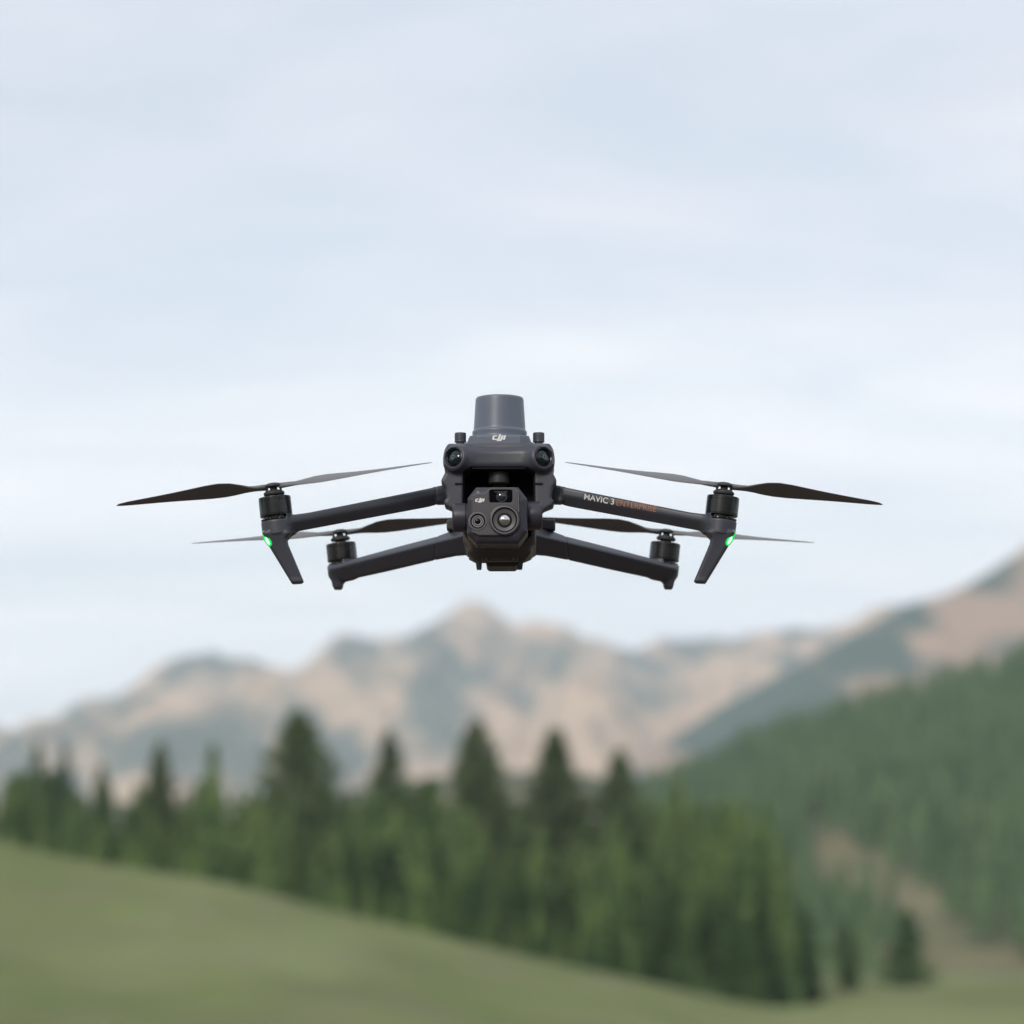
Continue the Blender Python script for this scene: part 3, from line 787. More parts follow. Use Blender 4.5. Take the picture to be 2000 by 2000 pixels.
# ---- body shell
C = 974.0
def Qp(px, py, dy): return qc(px - C, py, dy)          # traced left-half point
eye_n = np.array([-0.60, -0.78, 0.12]); eye_n /= np.linalg.norm(eye_n)
ex_, ez_ = Qp(888.5, 893, 0)
eye_c = np.array([ex_, 2.0, ez_])
def body_sdf(X, Y, Z):
    aX = -np.abs(X)                                     # mirror
    hull = [Qp(974, 868, 30), Qp(898, 868, 30), Qp(877, 872, 30), Qp(869.5, 885, 30), Qp(867.5, 905, 30), Qp(868, 918, 30), Qp(869.5, 931, 30), Qp(862.5, 945, 30), Qp(862.5, 951, 30),
            Qp(869, 962, 30), Qp(872, 980, 30), Qp(867, 987, 30), Qp(869.5, 995, 30), Qp(886, 1005, 30), Qp(902, 1030, 30), Qp(974, 1030, 30)]
    hull[0] = (6, hull[0][1]); hull[-1] = (6, hull[-1][1])
    d = s_ext(s_poly(aX, Z, hull), np.abs(Y - 36) - 30, 2.2)
    d = smax(d, -(Z - Qp(0, 1004, 30)[1]) + (Y - 20) * 0.35, 1.0)
    # brow: bar with the two eye bulges
    zb = Qp(974, 893, 0)[1]
    bar = s_ext(s_poly(aX, Z, [(6, Qp(0, 873, 0)[1]), (Qp(885, 0, 0)[0], Qp(0, 871, 0)[1]), (Qp(872, 0, 0)[0], Qp(0, 880, 0)[1]), (Qp(870, 0, 0)[0], Qp(0, 905, 0)[1]),
                               (Qp(885, 0, 0)[0], Qp(0, 918, 0)[1]), (Qp(910, 0, 0)[0], Qp(0, 915, 0)[1]), (6, Qp(0, 914, 0)[1])]), np.abs(Y - 24) - 24 + 3.0 * np.clip(1 - (aX / 26) ** 2, 0, 1), 5.0)
    d = smin(d, bar, 2.5)
    bul = s_cyl(aX, Y, Z, eye_c, eye_n, 9.6, -16, 1.2, 2.4)
    d = smin(d, bul, 4.0)
    # roof slopes back from the brow
    zt = Qp(974, 866, 0)[1]
    d = smax(d, (Z - zt - 1.0) * 0.96 - (Y - 2) * 0.0, 1.5)
    # cavity under the brow, open to front and below
    ccx = Qp(905, 0, 10)[0]
    cav = s_ext(s_poly(aX, Z, [(8, Qp(0, 915.5, 10)[1]), (Qp(921, 0, 10)[0], Qp(0, 915.5, 10)[1]), (ccx, Qp(0, 924, 10)[1]), (ccx - 0.3, Qp(0, 1080, 10)[1]), (8, Qp(0, 1080, 10)[1])]), np.abs(Y - 6) - 30, 2.0)
    d = smax(d, -cav, 1.2)
    # eye socket
    d = np.maximum(d, -s_cyl(aX, Y, Z, eye_c, eye_n, 7.3, -2.0, 6, 0.4))
    # fuselage behind
    fus = s_ext(s_box(X, 0 * Y, Z, (0, 0, Qp(0, 940, 120)[1]), (30.5, 1, 21), 9) , np.abs(Y - 130) - 72 , 8)
    d = smin(d, fus, 4)
    # side seam
    return d
v, f = sdf_mesh(body_sdf, (-46, -10, 28), (46, 204, 112), 0.65)
body = mobj('body_shell', v, f, plastic, drone)
# dark walls lining the cavity
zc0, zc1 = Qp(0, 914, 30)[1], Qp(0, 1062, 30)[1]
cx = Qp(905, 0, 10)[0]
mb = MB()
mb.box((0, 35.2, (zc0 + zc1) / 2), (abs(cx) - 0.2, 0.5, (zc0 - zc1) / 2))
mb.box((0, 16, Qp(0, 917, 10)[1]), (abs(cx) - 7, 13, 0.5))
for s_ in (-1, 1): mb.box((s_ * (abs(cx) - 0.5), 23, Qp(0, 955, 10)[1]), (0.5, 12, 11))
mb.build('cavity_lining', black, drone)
# small slots in the cheeks
for s_ in (False, True):
    mb = MB(); x, z = Qp(896, 945, 6); mb.box((x, 5.6, z), (2.9, 0.35, 0.7)); mb.build('cheek_slot', black, body, mirror=s_, smooth=False)

# ---- forward eyes
for mir in (False, True):
    mb = MB(); mb.lathe([(7.3, -2.0), (7.45, 1.4), (6.9, 1.75), (6.2, 1.2), (6.0, -1.4)], eye_c, eye_n, caps=False)
    e = mb.build('vision_sensor', metal_b, drone, mirror=mir, sharp=50)
    mb = MB(); mb.lathe([(6.15 * math.cos(a), -0.6 + 3.0 * math.sin(a)) for a in np.linspace(0, 1.5, 12)] + [(0.02, 2.4)], eye_c, eye_n)
    mb.build('lens', glass_t, e, mirror=mir, sharp=None or 60)
    mb = MB(); mb.lathe([(1.5, 2.1), (1.55, 2.46), (1.1, 2.5), (1.05, 2.3)], eye_c, eye_n, 24, caps=False)
    mb.build('iris_ring', ring_g, e, mirror=mir)

# ---- positioning module on top
rz0 = Qp(0, 843, 40)[1]; rz1 = Qp(0, 774, 40)[1]; rr0 = abs(Qp(924, 0, 40)[0]) ; rr1 = abs(Qp(928, 0, 40)[0])
def rtk_sdf(X, Y, Z):
    base = s_ext(s_poly(-np.abs(X), Z, [(6, Qp(0, 850, 20)[1]), (Qp(917, 0, 20)[0], Qp(0, 850, 20)[1]), (Qp(912.5, 0, 20)[0], Qp(0, 861, 20)[1]), (Qp(900, 0, 20)[0], Qp(0, 866, 20)[1]), (Qp(898, 0, 20)[0], Qp(0, 871, 20)[1]), (6, Qp(0, 871, 20)[1])]),
                 np.abs(Y - 44) - 27 + np.maximum(0, np.abs(X) - 16) * 0.9, 1.2)
    fl = s_cyl(X, Y, Z, (0, 42, rz0), (0, 0, 1), lambda h: rr0 + 0.9, -6, 0.2, 0.4)
    fl = smin(base, fl, 1.6)
    cyl = s_cyl(X, Y, Z, (0, 42, rz0), (0, 0, 1), lambda h: rr0 + (rr1 - rr0) * np.clip(h / (rz1 - rz0), 0, 1), -3, rz1 - rz0, 2.6)
    dome = np.sqrt(np.maximum(X ** 2 + (Y - 42) ** 2, 0)) * 0.10 + (Z - rz1) - 1.1
    cyl = smax(cyl, dome, 0.8)
    return smin(fl, cyl, 1.8)
v, f = sdf_mesh(rtk_sdf, (-32, 10, Qp(0, 873, 20)[1]), (32, 76, rz1 + 2), 0.5)
rtk = mobj('positioning_module', v, f, rtk_mat, drone)
for mir in (False, True):
    x, z0 = Qp(897.5, 867, 40); z1 = Qp(0, 845.5, 40)[1]
    mb = MB(); mb.lathe([(3.2, 0), (3.2, 1.0), (4.25, 1.2), (4.35, 1.6)] + [(4.35 if k % 2 else 4.2, 1.6 + 0.45 * k) for k in range(1, int((z1 - z0 - 2.4) / 0.45))] + [(4.3, z1 - z0 - 0.5), (3.9, z1 - z0)], (x, 40, z0), (0, 0, 1), 40)
    mb.build('thumb_screw', plastic, drone, mirror=mir)

# ---- the maker's mark: three slanted letters
LOGO = [[(930, 676), (960, 676), (938, 756), (846, 756), (832, 747), (831, 737), (843, 702), (858, 692), (906, 692), (901, 707), (874, 707), (866, 713), (860, 734), (864, 740), (910, 740)],
        [(966, 692), (994, 692), (974, 754), (955, 773), (893, 773), (897, 759), (930, 759), (944, 752)],
        [(1001, 692), (1029, 692), (1011, 754), (983, 754)]]
def logo(parent, cx_, cz, y, width, slope=0.0, name='logo'):
    mb = MB(); k = width / 198.0
    for poly in LOGO:
        pts = [((px - 930) * k + cx_, -(py - 724) * k + cz) for px, py in poly]
        mb.prism(pts, y - 0.12, y + 0.6)
    o = mb.build(name, white_p, parent, smooth=False, sharp=None)
    return o
x, z = Qp(974, 855.5, 19)
lg = logo(rtk, x, z, 16.95, 10.4)

# ---- arms
def lerp_poly(pts, px0, d0, px1, d1):
    out = []
    for px, py in pts:
        dy = d0 + (d1 - d0) * (px - px0) / (px1 - px0)
        out.append(Qp(px, py, dy))
    return out
def arm_frame(pts_mm, px0, d0, px1, d1):
    xa, xb = Qp(px0, 1000, d0)[0], Qp(px1, 1000, d1)[0]
    return lambda X: d0 + (d1 - d0) * (X - xa) / (xb - xa)

TILT = R(6.9)
fm_top = Qp(535.5, 969.5, 0); fm_bot = Qp(539.5, 1007.5, 0)
AXF = np.array([fm_top[0] - fm_bot[0], 0, fm_top[1] - fm_bot[1]]); AXF /= np.linalg.norm(AXF)
front_pts = [(885, 946), (862.6, 950), (800, 963), (675.6, 988), (601.7, 1002.5), (575.6, 1006), (560, 1008), (555, 1040), (562.6, 1046), (577.8, 1041.5), (597.4, 1037), (697, 1018.5), (775, 1005), (819, 1000), (835, 993), (849.6, 986.5), (873.5, 982.8), (885, 982)]
FP = lerp_poly(front_pts, 870, 26, 540, 0)
fyc = arm_frame(FP, 870, 26, 540, 0)
def front_mid(X):
    a = Qp(870, 966, 26); b = Qp(560, 1024, 2)
    return a[1] + (b[1] - a[1]) * (X - a[0]) / (b[0] - a[0])
def front_arm_sdf(X, Y, Z):
    yc = fyc(X)
    d = s_ext(s_poly(X, Z, FP), np.abs(Y - yc) - 6.8, 2.0)
    ch = -(Y - yc) * 0.72 - (Z - front_mid(X)) * 0.70 - 5.0        # lower front facet
    ch2 = (Y - yc) * 0.72 - (Z - front_mid(X)) * 0.70 - 5.0
    d = smax(smax(d, ch, 1.2), ch2, 1.2)
    root = s_ext(s_poly(X, Z, [Qp(905, 944, 28), Qp(846, 954, 28), Qp(850, 986, 28), Qp(905, 984, 28)]), np.abs(Y - yc) - 7.0, 2.5)
    d = smin(d, root, 1.0)
    kn = s_cyl(X, Y, Z, (fm_bot[0], 0, fm_bot[1]), AXF, lambda h: 11.8 - 0.02 * np.abs(h), -14.5, -3.4, 1.0)
    d = smin(d, kn, 5.0)
    # raised collar under the inner half of the motor
    col = s_cyl(X, Y, Z, (fm_bot[0], 0, fm_bot[1]), AXF, 11.9, -8, 0.6, 0.4)
    col = np.maximum(col, -(X - fm_bot[0]) + 7.8)
    d = np.minimum(d, col)
    d = np.maximum(d, -s_cyl(X, Y, Z, (fm_bot[0], 0, fm_bot[1]), AXF, 13, 0.7, 30, 0.1))
    # seam groove near the root
    d = np.maximum(d, -(np.maximum(np.abs(X - Qp(853, 0, 25)[0]) - 0.35, -(d + 0.5))))
    return d
v, f = sdf_mesh(front_arm_sdf, (fm_bot[0] - 14.5, -14, Qp(0, 1062, 0)[1]), (-24, 40, Qp(0, 940, 26)[1]), 0.55)
leg_pts = [(511.5, 1026), (514, 1044), (526, 1068), (568.5, 1138), (571, 1140.5), (589, 1139.5), (593, 1135.5), (562, 1062), (560.5, 1054), (566, 1047), (570, 1043), (568, 1026)]
LP = [Qp(px, py, 0) for px, py in leg_pts]
def leg_sdf(X, Y, Z):
    zt = Qp(0, 1045, 0)[1]; zb = Qp(0, 1140, 0)[1]
    tt = np.clip((zt - Z) / (zt - zb), 0, 1)
    kc = np.sqrt((X - fm_bot[0] + AXF[0] / AXF[2] * (fm_bot[1] - Z)) ** 2 + Y ** 2) - 11.6 - np.maximum(0, zt + 3 - Z) * 1.1
    return smax(kc, s_ext(s_poly(X, Z, LP), np.abs(Y - 0.5 * tt) - (10.6 - 6.0 * np.minimum(tt * 1.15, 1) ** 0.8), 2.4), 0.8)
lv, lf = sdf_mesh(leg_sdf, (min(p[0] for p in LP), -12, min(p[1] for p in LP)), (max(p[0] for p in LP), 12, max(p[1] for p in LP)), 0.5)
front_arms = []
for mir in (False, True):
    a = mobj('front_arm', v, f, plastic, drone, mirror=mir); front_arms.append(a)
    mobj('landing_leg', lv, lf, plastic, a, mirror=mir)
    x, z = Qp(521.0, 1054, 0)
    ax = np.array([Qp(530, 1070, 0)[0] - Qp(514, 1040, 0)[0], 0, Qp(530, 1070, 0)[1] - Qp(514, 1040, 0)[1]]); ax /= np.linalg.norm(ax)
    nrm = np.array([-0.55, -0.80, 0.08]); side = np.cross(ax, nrm); side /= np.linalg.norm(side); nrm = np.cross(side, ax)
    def ell(o, la, lb, lc, n=20):
        V = []; F = []
        for i in range(n // 2 + 1):
            th = math.pi * i / (n // 2)
            for k in range(n):
                ph = 2 * math.pi * k / n
                V.append(np.array(o) + ax * la * math.cos(th) + side * lb * math.sin(th) * math.cos(ph) + nrm * lc * math.sin(th) * math.sin(ph))
        for i in range(n // 2):
            for k in range(n):
                F.append((i * n + k, (i + 1) * n + k, (i + 1) * n + (k + 1) % n, i * n + (k + 1) % n))
        return V, F
    mb = MB(); mb.add(*ell((x + 0.9, -7.6, z), 6.3, 2.7, 1.8)); lt = mb.build('status_light', green_l, a, mirror=mir, sharp=60)
    mb2 = MB(); mb2.add(*ell(np.array([x + 0.9, -7.6, z]) + ax * 1.3 + nrm * 1.1, 3.6, 1.35, 1.0)); mb2.build('light_core', green_c, a, mirror=mir, sharp=60)
    mb3 = MB(); mb3.add(*ell((x + 1.1, -7.3, z), 6.9, 3.2, 1.5)); mb3.build('light_bezel', ring_g, a, mirror=mir, sharp=60)

rear_pts = [(915, 1030), (886.5, 1035), (854, 1048.5), (784, 1067), (697, 1091), (680, 1096), (668, 1102.5), (641, 1107.5), (643, 1122), (650, 1132), (672, 1135), (690, 1131), (699, 1126.5), (760, 1113), (849.6, 1091.5), (892, 1083), (915, 1083)]
CR = 976.5 + 4                                       # centre line seen at the rear's depth
def Rp(px, py, dy): return qc(px - (978.0 + 3.6 * (dy / 244.0)), py, dy)
def lerp_r(pts):
    return [Rp(px, py, np.interp(px, [640, 900], [244, 120])) for px, py in pts]
RP = lerp_r(rear_pts)
_ra, _rb = Rp(900, 1000, 120)[0], Rp(640, 1000, 244)[0]
ryc = lambda X: 120 + 124 * (X - _ra) / (_rb - _ra)
rm_top = Rp(664.5, 1062.0, 244); rm_bot = Rp(668, 1094.8, 244)
AXR = np.array([rm_top[0] - rm_bot[0], 0, rm_top[1] - rm_bot[1]]); AXR /= np.linalg.norm(AXR)
def rear_mid(X):
    a = Rp(880, 1060, 125); b = Rp(668, 1115, 240)
    return a[1] + (b[1] - a[1]) * (X - a[0]) / (b[0] - a[0])
FTP = [Rp(a, b, 244) for a, b in [(643, 1116), (646, 1131), (650, 1148), (652, 1151), (665, 1151), (667.5, 1148), (669.5, 1139), (675, 1133), (684, 1122)]]
def rear_arm_sdf(X, Y, Z):
    yc = ryc(X); cs = 0.72
    th = np.interp(X, [_rb, _ra], [8.0, 11.0])
    d = s_ext(s_poly(X, Z, RP), np.abs(Y - yc) * cs - th, 3.2)
    ch = -(Y - yc) * 0.55 - (Z - rear_mid(X)) * 0.80 - 5.6
    up = -(Y - yc) * 0.55 + (Z - rear_mid(X)) * 0.80 - 8.6
    d = smax(smax(d, ch, 2.0), up, 2.0)
    kn = s_cyl(X, Y, Z, (rm_bot[0], 244, rm_bot[1]), AXR, 11.6, -13, -3.6, 1.2)
    d = smin(d, kn, 5.0)
    ft = s_ext(s_poly(X, Z, FTP), np.abs(Y - 243) - (7.5 + 0.25 * (Z - FTP[3][1])), 1.6)
    d = smin(d, ft, 2.0)
    col = s_cyl(X, Y, Z, (rm_bot[0], 244, rm_bot[1]), AXR, 11.9, -8, 0.2, 0.4)
    col = np.maximum(col, -(X - rm_bot[0]) + 0.3)
    d = np.minimum(d, col)
    d = np.maximum(d, -s_cyl(X, Y, Z, (rm_bot[0], 244, rm_bot[1]), AXR, 13, 0.4, 30, 0.1))
    gx = Rp(852, 0, 140)[0]
    d = np.maximum(d, -(np.maximum(np.abs(X - gx - (Z - 40) * 0.15) - 0.4, -(d + 0.5))))
    return d
v2, f2 = sdf_mesh(rear_arm_sdf, (rm_bot[0] - 14, 95, Rp(0, 1153, 244)[1]), (-18, 260, Rp(0, 1026, 110)[1]), 0.6)
for mir in (False, True):
    a = mobj('rear_arm', v2, f2, plastic, drone, mirror=mir)
    mb = MB(); x, z = Rp(888, 1027, 128); mb.box((x, 126, z), (5.5, 7, 4.2)); mb.build('hinge_cap', plastic_d, a, mirror=mir, bevel=1.4)

# ---- motors and propellers
def motor(o, ax, mir, r, dy, hub_gap):
    """o: centre of the can's lower rim (mm)"""
    H = 14.2
    o = np.array([o[0], dy, o[1]])
    root = MB(); root.lathe([(r - 2.2, -3.4), (r - 2.2, -2.9), (r - 0.4, -2.9), (r - 0.35, -2.0), (r - 2.4, -2.0), (r - 2.4, -0.2)], o, ax, 60)
    m = root.build('motor', metal_b, drone, mirror=mir)
    b = MB(); b.lathe([(r - 0.4, -0.2), (r, 0.1), (r + 0.05, 0.9), (r - 0.15, 1.1), (r - 0.15, 1.35), (r, 1.5), (r, 10.6), (r - 0.35, 10.75), (r - 0.35, 11.3), (r, 11.45), (r, 12.6), (r - 0.35, 12.75), (r - 0.35, 13.2), (r - 0.1, 13.3), (r - 0.3, 13.9), (r - 1.6, H), (4.0, H + 0.2)], o, ax, 72)
    b.build('motor_bell', metal_b, m, mirror=mir, sharp=25)
    u = np.cross(ax, [0, 1, 0]); u /= np.linalg.norm(u); w = np.cross(u, ax)
    sc = MB()
    for a in (200, 228, 255, 290, 318, 345):
        d_ = math.cos(R(a)) * u + math.sin(R(a)) * w * 1.0
        d_ = math.cos(R(a)) * u - abs(math.sin(R(a))) * np.array([0, 1, 0])
        sc.lathe([(0.34, 0), (0.34, 0.2)], o + d_ * (r - 0.4) + np.array(ax) * -2.5, d_, 10)
    sc.build('screws', steel, m, mirror=mir)
    return o, m
def blade_verts(hand, pitch_add=0.0):
    rs_ = [4.5, 12, 17, 23, 30, 38, 48, 60, 74, 88, 100, 109, 115, 118, 119.2]
    ch = [7.0, 6.6, 7.6, 12, 17.5, 21.5, 22.5, 21.0, 18.2, 15.2, 12.6, 10.2, 7.2, 3.8, 1.2]
    tw = [14, 16, 22, 25, 24.5, 22, 19, 16, 13.2, 11, 9.5, 8.6, 8, 7.5, 7]
    th = [4.2, 3.6, 2.6, 2.0, 1.7, 1.5, 1.35, 1.2, 1.05, 0.95, 0.85, 0.75, 0.65, 0.5, 0.3]
    sw = [0, 0, 0.3, 1.5, 2.6, 3.0, 2.6, 1.8, 0.8, -0.4, -1.6, -2.6, -3.6, -4.6, -5.2]
    V = []; F = []; n = 14
    for r, c, t_, h, s_ in zip(rs_, ch, tw, th, sw):
        a = R(t_)
        for k in range(n):
            ph = 2 * math.pi * k / n
            cc = 0.5 * c * math.cos(ph) + s_
            tt = 0.5 * h * math.sin(ph) + 0.05 * c * (1 - math.cos(ph) ** 2)
            yy = cc * math.cos(a) - tt * math.sin(a); zz = cc * math.sin(a) + tt * math.cos(a)
            V.append((r, yy * hand, zz + 0.022 * r))
    for j in range(len(rs_) - 1):
        for k in range(n):
            F.append((j * n + k, j * n + (k + 1) % n, (j + 1) * n + (k + 1) % n, (j + 1) * n + k))
    F.append(tuple(range(n))[::-1]); F.append(tuple((len(rs_) - 1) * n + k for k in range(n)))
    return np.array(V), F
def propeller(o, ax, mir, turn, hand, low):
    """hub stands on the motor top; o = centre of can's lower rim"""
    H = 14.4
    ax = np.array(ax, float)
    u = np.array([ax[2], 0, -ax[0]]); w = np.cross(ax, u)
    hub = MB()
    base = o + ax * H
    hub.lathe([(4.2, 0), (4.2, 0.9 + low), (7.3, 1.1 + low), (7.75, 2.0 + low), (7.6, 3.0 + low), (6.2, 4.2 + low), (5.6, 4.5 + low)], base, ax, 48)
    hub.lathe([(2.7, 4.2 + low), (2.7, 7.6 + low)], base, ax, 32)
    for k in range(6):
        a = R(60 * k) ; p = base + ax * (6.0 + low) + 5.2 * (math.cos(a) * u + math.sin(a) * w)
        if k in (0, 3):
            hub.lathe([(0.8, -1.8), (0.8, 1.8)], p, ax, 16)
    hub.lathe([(6.3, 7.3 + low), (6.5, 7.8 + low), (6.3, 8.6 + low), (5.2, 9.5 + low), (3.2, 10.1 + low), (0.3, 10.3 + low)], base, ax, 48)
    if low > 0.5:
        for k in (0, 1, 2): 
            pass
    h = hub.build('propeller', plastic_d, drone, mirror=mir, sharp=40)
    V, F = blade_verts(hand)
    for s_ in (0, 180):
        a = R(turn + s_)
        e1 = math.cos(a) * u + math.sin(a) * w; e2 = np.cross(ax, e1)
        P = base + ax * (7.2 + low) + V[:, 0:1] * e1 + V[:, 1:2] * e2 + V[:, 2:3] * ax
        b = MB(); b.add(P.tolist(), F); b.build('blade', prop_m, h, mirror=mir, sharp=None)
    return h
for mir in (False, True):
    o, m = motor(fm_bot, AXF, mir, 11.85, 0.0, 0); propeller(o, AXF, mir, -7, 1, 0.0)
    o, m = motor(rm_bot, AXR, mir, 12.0, 244.0, 1); propeller(o, AXR, mir, 9, -1, 0.8)

# ---- belly and lower frame
bel = [(903.5, 1028), (904.5, 1058), (911.5, 1070), (913, 1080), (927, 1097), (974, 1099)]
BEL = [Qp(px - 1.0, py, 34) for px, py in bel]
BEL = [(6, BEL[0][1])] + BEL[:-1] + [(6, BEL[-1][1])]
def belly_sdf(X, Y, Z):
    aX = -np.abs(X)
    d = s_ext(s_poly(aX, Z, BEL), np.abs(Y - 112) - 82, 2.5)
    # hollow under the camera: U-shaped lip
    cut = s_ext(s_poly(aX, Z, [(6, Qp(0, 1000, 30)[1]), (Qp(913, 0, 30)[0], Qp(0, 1000, 30)[1]), (Qp(914, 0, 30)[0], Qp(0, 1046, 30)[1]), (Qp(929, 0, 30)[0], Qp(0, 1061, 30)[1]), (6, Qp(0, 1061, 30)[1])]), np.abs(Y - 24) - 18, 1.0)
    d = smax(d, -cut, 0.6)
    d = smax(d, -(Z - Qp(0, 1097, 34)[1]) + (Y - 46) * 0.17, 1.0)
    # chin slopes back underneath
    d = smax(d, -(Z - Qp(0, 1080, 30)[1]) * 0.62 - (Y - 31) * 0.78, 1.2)
    return d
v, f = sdf_mesh(belly_sdf, (-34, 28, Qp(0, 1104, 34)[1]), (34, 196, Qp(0, 1020, 34)[1]), 0.6)
belly = mobj('belly_housing', v, f, belly_m, drone)
mb = MB()
for k in range(13):
    x, z = Qp(946 + k * 4.7, 1065, 30); mb.box((x, 30.0, z), (0.5, 0.5, 0.55))
mb.build('vent_slots', black, belly, smooth=False)
# sensor bay under the chin
yb = 40
def frame(mb, x0, x1, z0, z1, y, t_, dep):
    mb.box(((x0 + x1) / 2, y, z1), ((x1 - x0) / 2, dep, t_)); mb.box(((x0 + x1) / 2, y, z0), ((x1 - x0) / 2, dep, t_))
    mb.box((x0, y, (z0 + z1) / 2), (t_, dep, (z1 - z0) / 2 - t_)); mb.box((x1, y, (z0 + z1) / 2), (t_, dep, (z1 - z0) / 2 - t_))
mb = MB()
x0, z0 = Qp(938, 1099, 36); x1, z1 = Qp(1012, 1084, 36)
mb.box((0, 37.5, (z0 + z1) / 2), ((x1 - x0) / 2, 3.5, (z1 - z0) / 2 - 0.2))
sb = mb.build('sensor_bay', belly_m, drone, bevel=0.6)
mb = MB()
frame(mb, x0 + 4.5, x1 - 4.5, z0 + 0.8, z1 - 0.9, 33.8, 0.3, 0.35)
frame(mb, x0 + 1.0, x0 + 3.2, z0 + 0.6, z1 - 0.6, 33.8, 0.25, 0.3)
frame(mb, x1 - 3.2, x1 - 1.0, z0 + 0.6, z1 - 0.6, 33.8, 0.25, 0.3)
for k in range(-4, 5): mb.box((k * 1.5, 33.9, (z0 + z1) / 2 + 0.2 - 0.25 * (4 - abs(k)) * 0.3), (0.16, 0.25, 1.1))
mb.build('ribbed_grille', principled('grille plastic', (0.17, 0.15, 0.145), 0.5, 0.5), sb, smooth=False)
mb = MB(); x0b, z0b = Qp(948, 1108, 44); x1b, z1b = Qp(1009, 1098, 44)
mb.prism([(x0b + 2, z0b), (x1b - 2, z0b), (x1b, z0b + 1.6), (x1b, z1b), (x0b, z1b), (x0b, z0b + 1.6)], 38, 74)
mb.build('lower_sensor_plate', plastic_d, drone, bevel=0.5)
for mir in (False, True):
    mb = MB(); xa, za = Qp(927, 1092, 36); xb, zb_ = Qp(940, 1112, 36)
    mb.prism([(xa, za), (xb, za), (xb - 0.4, zb_ + 0.4), (xb - 0.9, zb_), (xa + 1.4, zb_), (xa + 0.9, zb_ + 0.4)], 35, 41)
    mb.build('belly_foot', plastic_d, drone, mirror=mir, bevel=0.5)

# ---- gimbal camera (not symmetrical)
def G(px, py, dy=-18): return qc(px - C, py, dy)
HEAD = [G(931, 951), G(1013, 951), G(1030.5, 974), G(1031, 1038), G(1014, 1061), G(931, 1061), G(913, 1042), G(914, 973)]
def head_sdf(X, Y, Z):
    return s_ext(s_poly(X, Z, HEAD), np.abs(Y - 0) - 19 + 0.35 * np.maximum(0, s_poly(X, Z, HEAD) + 5), 2.8)
v, f = sdf_mesh(head_sdf, (HEAD[7][0] - 3, -22, HEAD[4][1] - 2), (HEAD[3][0] + 3, 22, HEAD[0][1] + 2), 0.5)
head = mobj('gimbal_camera', v, f, cam_mat, drone); head.location = (0, -0.009, -0.0011)
PL = [G(923.5, 1040, -20), G(924, 968, -20), G(930, 964.8, -20), G(946, 964, -20), G(955, 957.5, -20), G(961, 953.4, -20), G(1005.5, 953.4, -20), G(1013, 960.5, -20), G(1014.5, 1000, -20), G(1014, 1030, -20), G(990, 1044, -20), G(972, 1046, -20), G(936, 1046, -20)]
tx, tz = G(986.6, 1015.3, -22); sx_, sz_ = G(934.3, 1017.6, -22)
def plate_sdf(X, Y, Z):
    d2 = s_poly(X, Z, PL)
    d = s_ext(d2, np.abs(Y + 19.2) - 1.6, 0.6)
    for lx_, lz_, lr in ((tx, tz, 9.5), (sx_, sz_, 5.8)): d = np.maximum(d, lr - np.sqrt((X - lx_) ** 2 + (Z - lz_) ** 2))
    wx0, wz0 = G(956.7, 981.8, -20); wx1, wz1 = G(1001.8, 957.2, -20)
    d = np.maximum(d, -s_box(X, Y, Z, ((wx0 + wx1) / 2, -20, (wz0 + wz1) / 2), ((wx1 - wx0) / 2, 4, (wz1 - wz0) / 2), 1.4))
    return d
v, f = sdf_mesh(plate_sdf, (PL[0][0], -22, PL[-1][1]), (PL[8][0], -17, PL[5][1]), 0.35)
plate = mobj('faceplate', v, f, principled('faceplate plastic', (0.060, 0.059, 0.067), 0.5, 0.5, bump=0.1, bscale=2500), head)
# pale edge line along the stepped top of the plate
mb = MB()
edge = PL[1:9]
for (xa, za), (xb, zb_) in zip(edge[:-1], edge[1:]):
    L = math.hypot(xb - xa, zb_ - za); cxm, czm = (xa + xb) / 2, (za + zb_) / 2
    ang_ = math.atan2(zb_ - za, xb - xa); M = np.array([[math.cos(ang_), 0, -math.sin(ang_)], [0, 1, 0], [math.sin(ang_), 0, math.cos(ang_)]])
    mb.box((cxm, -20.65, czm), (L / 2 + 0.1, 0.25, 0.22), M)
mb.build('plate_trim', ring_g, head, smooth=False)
# rangefinder window
wx0, wz0 = G(957.2, 981.4, -20); wx1, wz1 = G(1001.4, 957.6, -20)
mb = MB(); mb.box(((wx0 + wx1) / 2, -19.1, (wz0 + wz1) / 2), ((wx1 - wx0) / 2, 0.3, (wz1 - wz0) / 2)); win = mb.build('rangefinder_window', glass_d, head)
mb = MB(); lx, lz = G(981, 970, -20); mb.lathe([(3.9, 0), (3.9, 0.5), (3.5, 0.5), (3.4, 0.2)], (lx, -19.4, lz), (0, -1, 0), 36, caps=False)
mb.build('receiver_ring', principled('dim ring', (0.05, 0.05, 0.06), 0.3, 0.5), head)
mb = MB(); mb.lathe([(3.4, 0.0), (2.6, 0.5), (1.4, 0.8), (0.05, 0.9)], (lx, -19.4, lz), (0, -1, 0), 36); mb.build('receiver_lens', principled('receiver glass', (0.010, 0.014, 0.028), 0.06, 0.7, coat=0.4), head)
mb = MB(); mb.box(((wx0 + wx1) / 2 - 0.1, -19.6, wz1 - 1.1), (4.6, 0.15, 0.16)); mb.build('window_glint_bar', ring_g, head, smooth=False)
